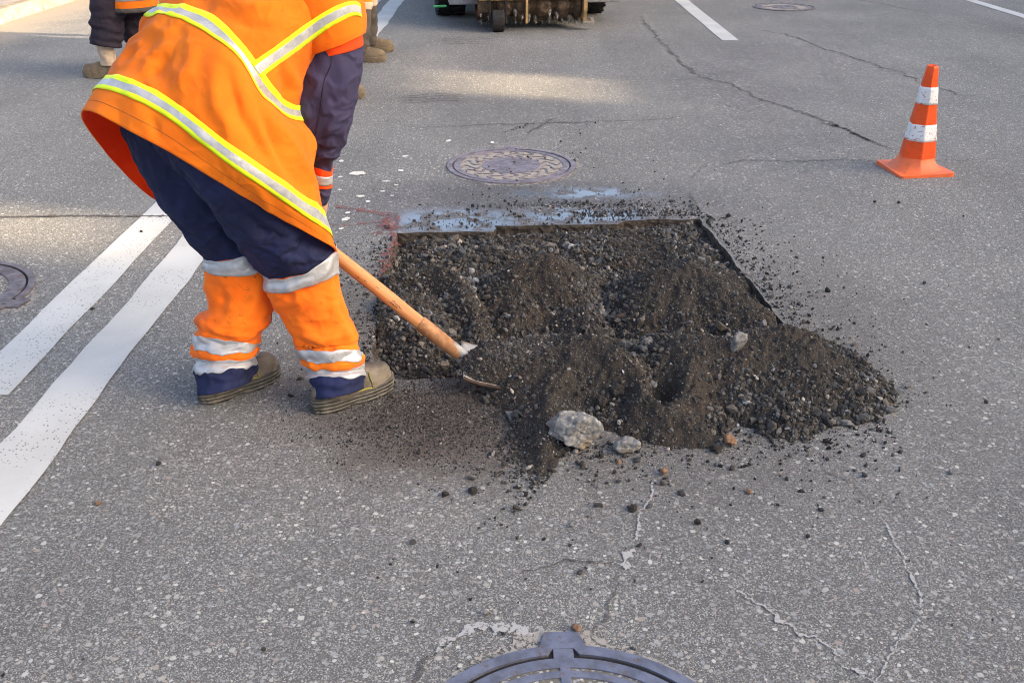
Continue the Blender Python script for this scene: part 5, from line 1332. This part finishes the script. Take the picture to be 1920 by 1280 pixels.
# attachment
mb('hitch_plate', [((0.0, -0.66, 0.60), (1.5, 0.10, 0.75))], 'machine_grey', bev=0.01)
mb('side_panel', [((-0.62, -0.83, 0.42), (0.30, 0.30, 0.40))], 'machine_grey', bev=0.012)
mb('frame_beam', [((0.77, -0.62, 0.40), (0.56, 0.26, 0.36)), ((0.77, -0.80, 0.225), (0.52, 0.10, 0.03))], 'machine_grey', bev=0.01)
mb('housing', [((0.05, -1.03, 0.43), (1.06, 0.52, 0.24)), ((0.05, -1.29, 0.325), (1.08, 0.03, 0.06)), ((0.05, -0.80, 0.36), (1.06, 0.06, 0.3))], 'machine_gold', bev=0.008)
for x_ in (0.565, -0.02):
    bm = bmesh.new(); ol = [(-1.36, .62), (-1.36, .20), (-1.30, .07), (-1.22, .05), (-0.86, .22), (-0.80, .62)] if x_ > .3 else [(-1.33, .5), (-1.33, .08), (-1.28, .06), (-1.24, .2), (-1.2, .5)]
    lo = [bm.verts.new((x_, y_, z_)) for y_, z_ in ol]; hi = [bm.verts.new((x_ + (.035 if x_ > .3 else .022), y_, z_)) for y_, z_ in ol]
    for i in range(len(ol)):
        j = (i + 1) % len(ol); bm.faces.new((lo[i], lo[j], hi[j], hi[i]))
    bm.faces.new(lo[::-1]); bm.faces.new(hi)
    bm_obj('side_plate', bm, MAT['machine_gold'], mach, bevel=0.004)
mb('skid_foot', [((0.62, -1.28, 0.075), (0.12, 0.10, 0.025)), ((0.66, -1.28, 0.095), (0.03, 0.05, 0.04))], 'pick', bev=0.004)
# drum: a rough caked cylinder with tool holders and picks
G = []
for i in range(60):
    t = i / 59; row = []
    for a in np.arange(72) / 72 * math.tau:
        r = (0.215 if (t * 5.2) % 1 < 0.62 else 0.165) + 0.022 * mnoise.noise(Vector((t * 14, math.cos(a) * 4, math.sin(a) * 4))) + 0.01 * mnoise.noise(Vector((t * 45, math.cos(a) * 13, math.sin(a) * 13)))
        row.append((-0.50 + 1.05 * t, r * math.cos(a), r * math.sin(a)))
    G.append(row)
drum = mesh_np('drum', np.array(G), grid_faces(60, 72), MAT['drum'], mach); drum.location = (0, -1.06, 0.285)
k = 0
for i in range(15):
    for j in range(3):
        a = -math.pi / 2 + (j - 1) * 0.62 + (i % 5) * 0.21 - 0.4; x_ = -0.46 + i * 0.07 + random.uniform(-.01, .01)
        d = Vector((0, math.cos(a), math.sin(a))); t = Vector((0, -math.sin(a), math.cos(a)))
        bm = bmesh.new(); add_cyl(bm, d * 0.17, d * 0.215 + t * 0.01, 0.028, 0.022, 10); add_cyl(bm, d * 0.212 + t * 0.01 + Vector((0, 0, 0)), d * 0.235 + t * 0.018, 0.016, 0.013, 10); add_cyl(bm, d * 0.233 + t * 0.018, d * 0.252 + t * 0.026, 0.012, 0.004, 10)
        o = bm_obj('pick', bm, [MAT['pick'], MAT['drum']], drum, True); o.location = (x_, 0, 0)
# small support wheel of the attachment
bm = bmesh.new(); add_cyl(bm, (-0.36, -1.32, 0.105), (-0.24, -1.32, 0.105), 0.105, n=32); bm_obj('support_wheel', bm, MAT['tyre'], mach, bevel=0.015)
mb('wheel_bracket', [((-0.22, -1.32, 0.22), (0.02, 0.05, 0.28)), ((-0.38, -1.32, 0.22), (0.02, 0.05, 0.28))], 'black', bev=0.004)
bm = bmesh.new(); add_cyl(bm, (-0.93, -0.96, 0.205), (-0.80, -0.98, 0.21), 0.012, n=12); bm_obj('hose_coupling', bm, plain('green_hose', (0.05, 0.32, 0.12)), mach)

# ================================================================ the building added out of view to shade the works, holes shaping sun patches
def hole(x, y, wy, wz):
    t = (22.0 - x) / SUN.x
    return (y + t * SUN.y, t * SUN.z, wy, wz)
HOLES = [hole(-0.10, 7.75, 0.46, 0.23), hole(-2.5, 4.45, 0.30, 0.22), hole(-5.5, 12.3, 2.3, 0.5)]  # openings placed along sun rays to shape the light patches
bld = empty('shade_building', (22.0, 0, 0)); tag(bld, 'added unseen long pale rendered building with a pierced upper storey along the right side of the street', 'shade_building')
yb = sorted(set([-60.0, 70.0] + [h[0] - h[2] for h in HOLES] + [h[0] + h[2] for h in HOLES])); zb = sorted(set([0.0, 9.2] + [h[1] - h[3] for h in HOLES] + [h[1] + h[3] for h in HOLES]))
bm = bmesh.new()
for y0, y1 in zip(yb, yb[1:]):
    for z0, z1 in zip(zb, zb[1:]):
        ym, zm = (y0 + y1) / 2, (z0 + z1) / 2
        if any(abs(ym - h[0]) < h[2] and abs(zm - h[1]) < h[3] for h in HOLES): continue
        add_box(bm, (0.15, ym, zm), (0.3, y1 - y0, z1 - z0))
bm_obj('wall', bm, MAT['facade'], bld)
mb('cornice', [((-0.12, 5.0, 9.1), (0.22, 130.4, 0.3))], 'facade', bld, 0.03)
fr = bmesh.new()
for st in range(3):
    for k in range(42):
        y_ = -58 + k * 3.0; z_ = 1.9 + st * 3.0
        if any(abs(y_ - h[0]) < h[2] + .8 and abs(z_ - h[1]) < h[3] + 1.1 for h in HOLES): continue
        w_ = mb('window', [((-0.02, y_, z_), (0.06, 1.3, 1.6))], 'white_splash', bld, 0.01) if st == 0 and k < 0 else None
        if w_ is None:
            add_box(fr, (-0.02, y_, z_), (0.05, 1.3, 1.6)); add_box(fr, (-0.03, y_, z_), (0.05, 1.1, 1.4))
bm_obj('windows', fr, MAT['glass'], bld)
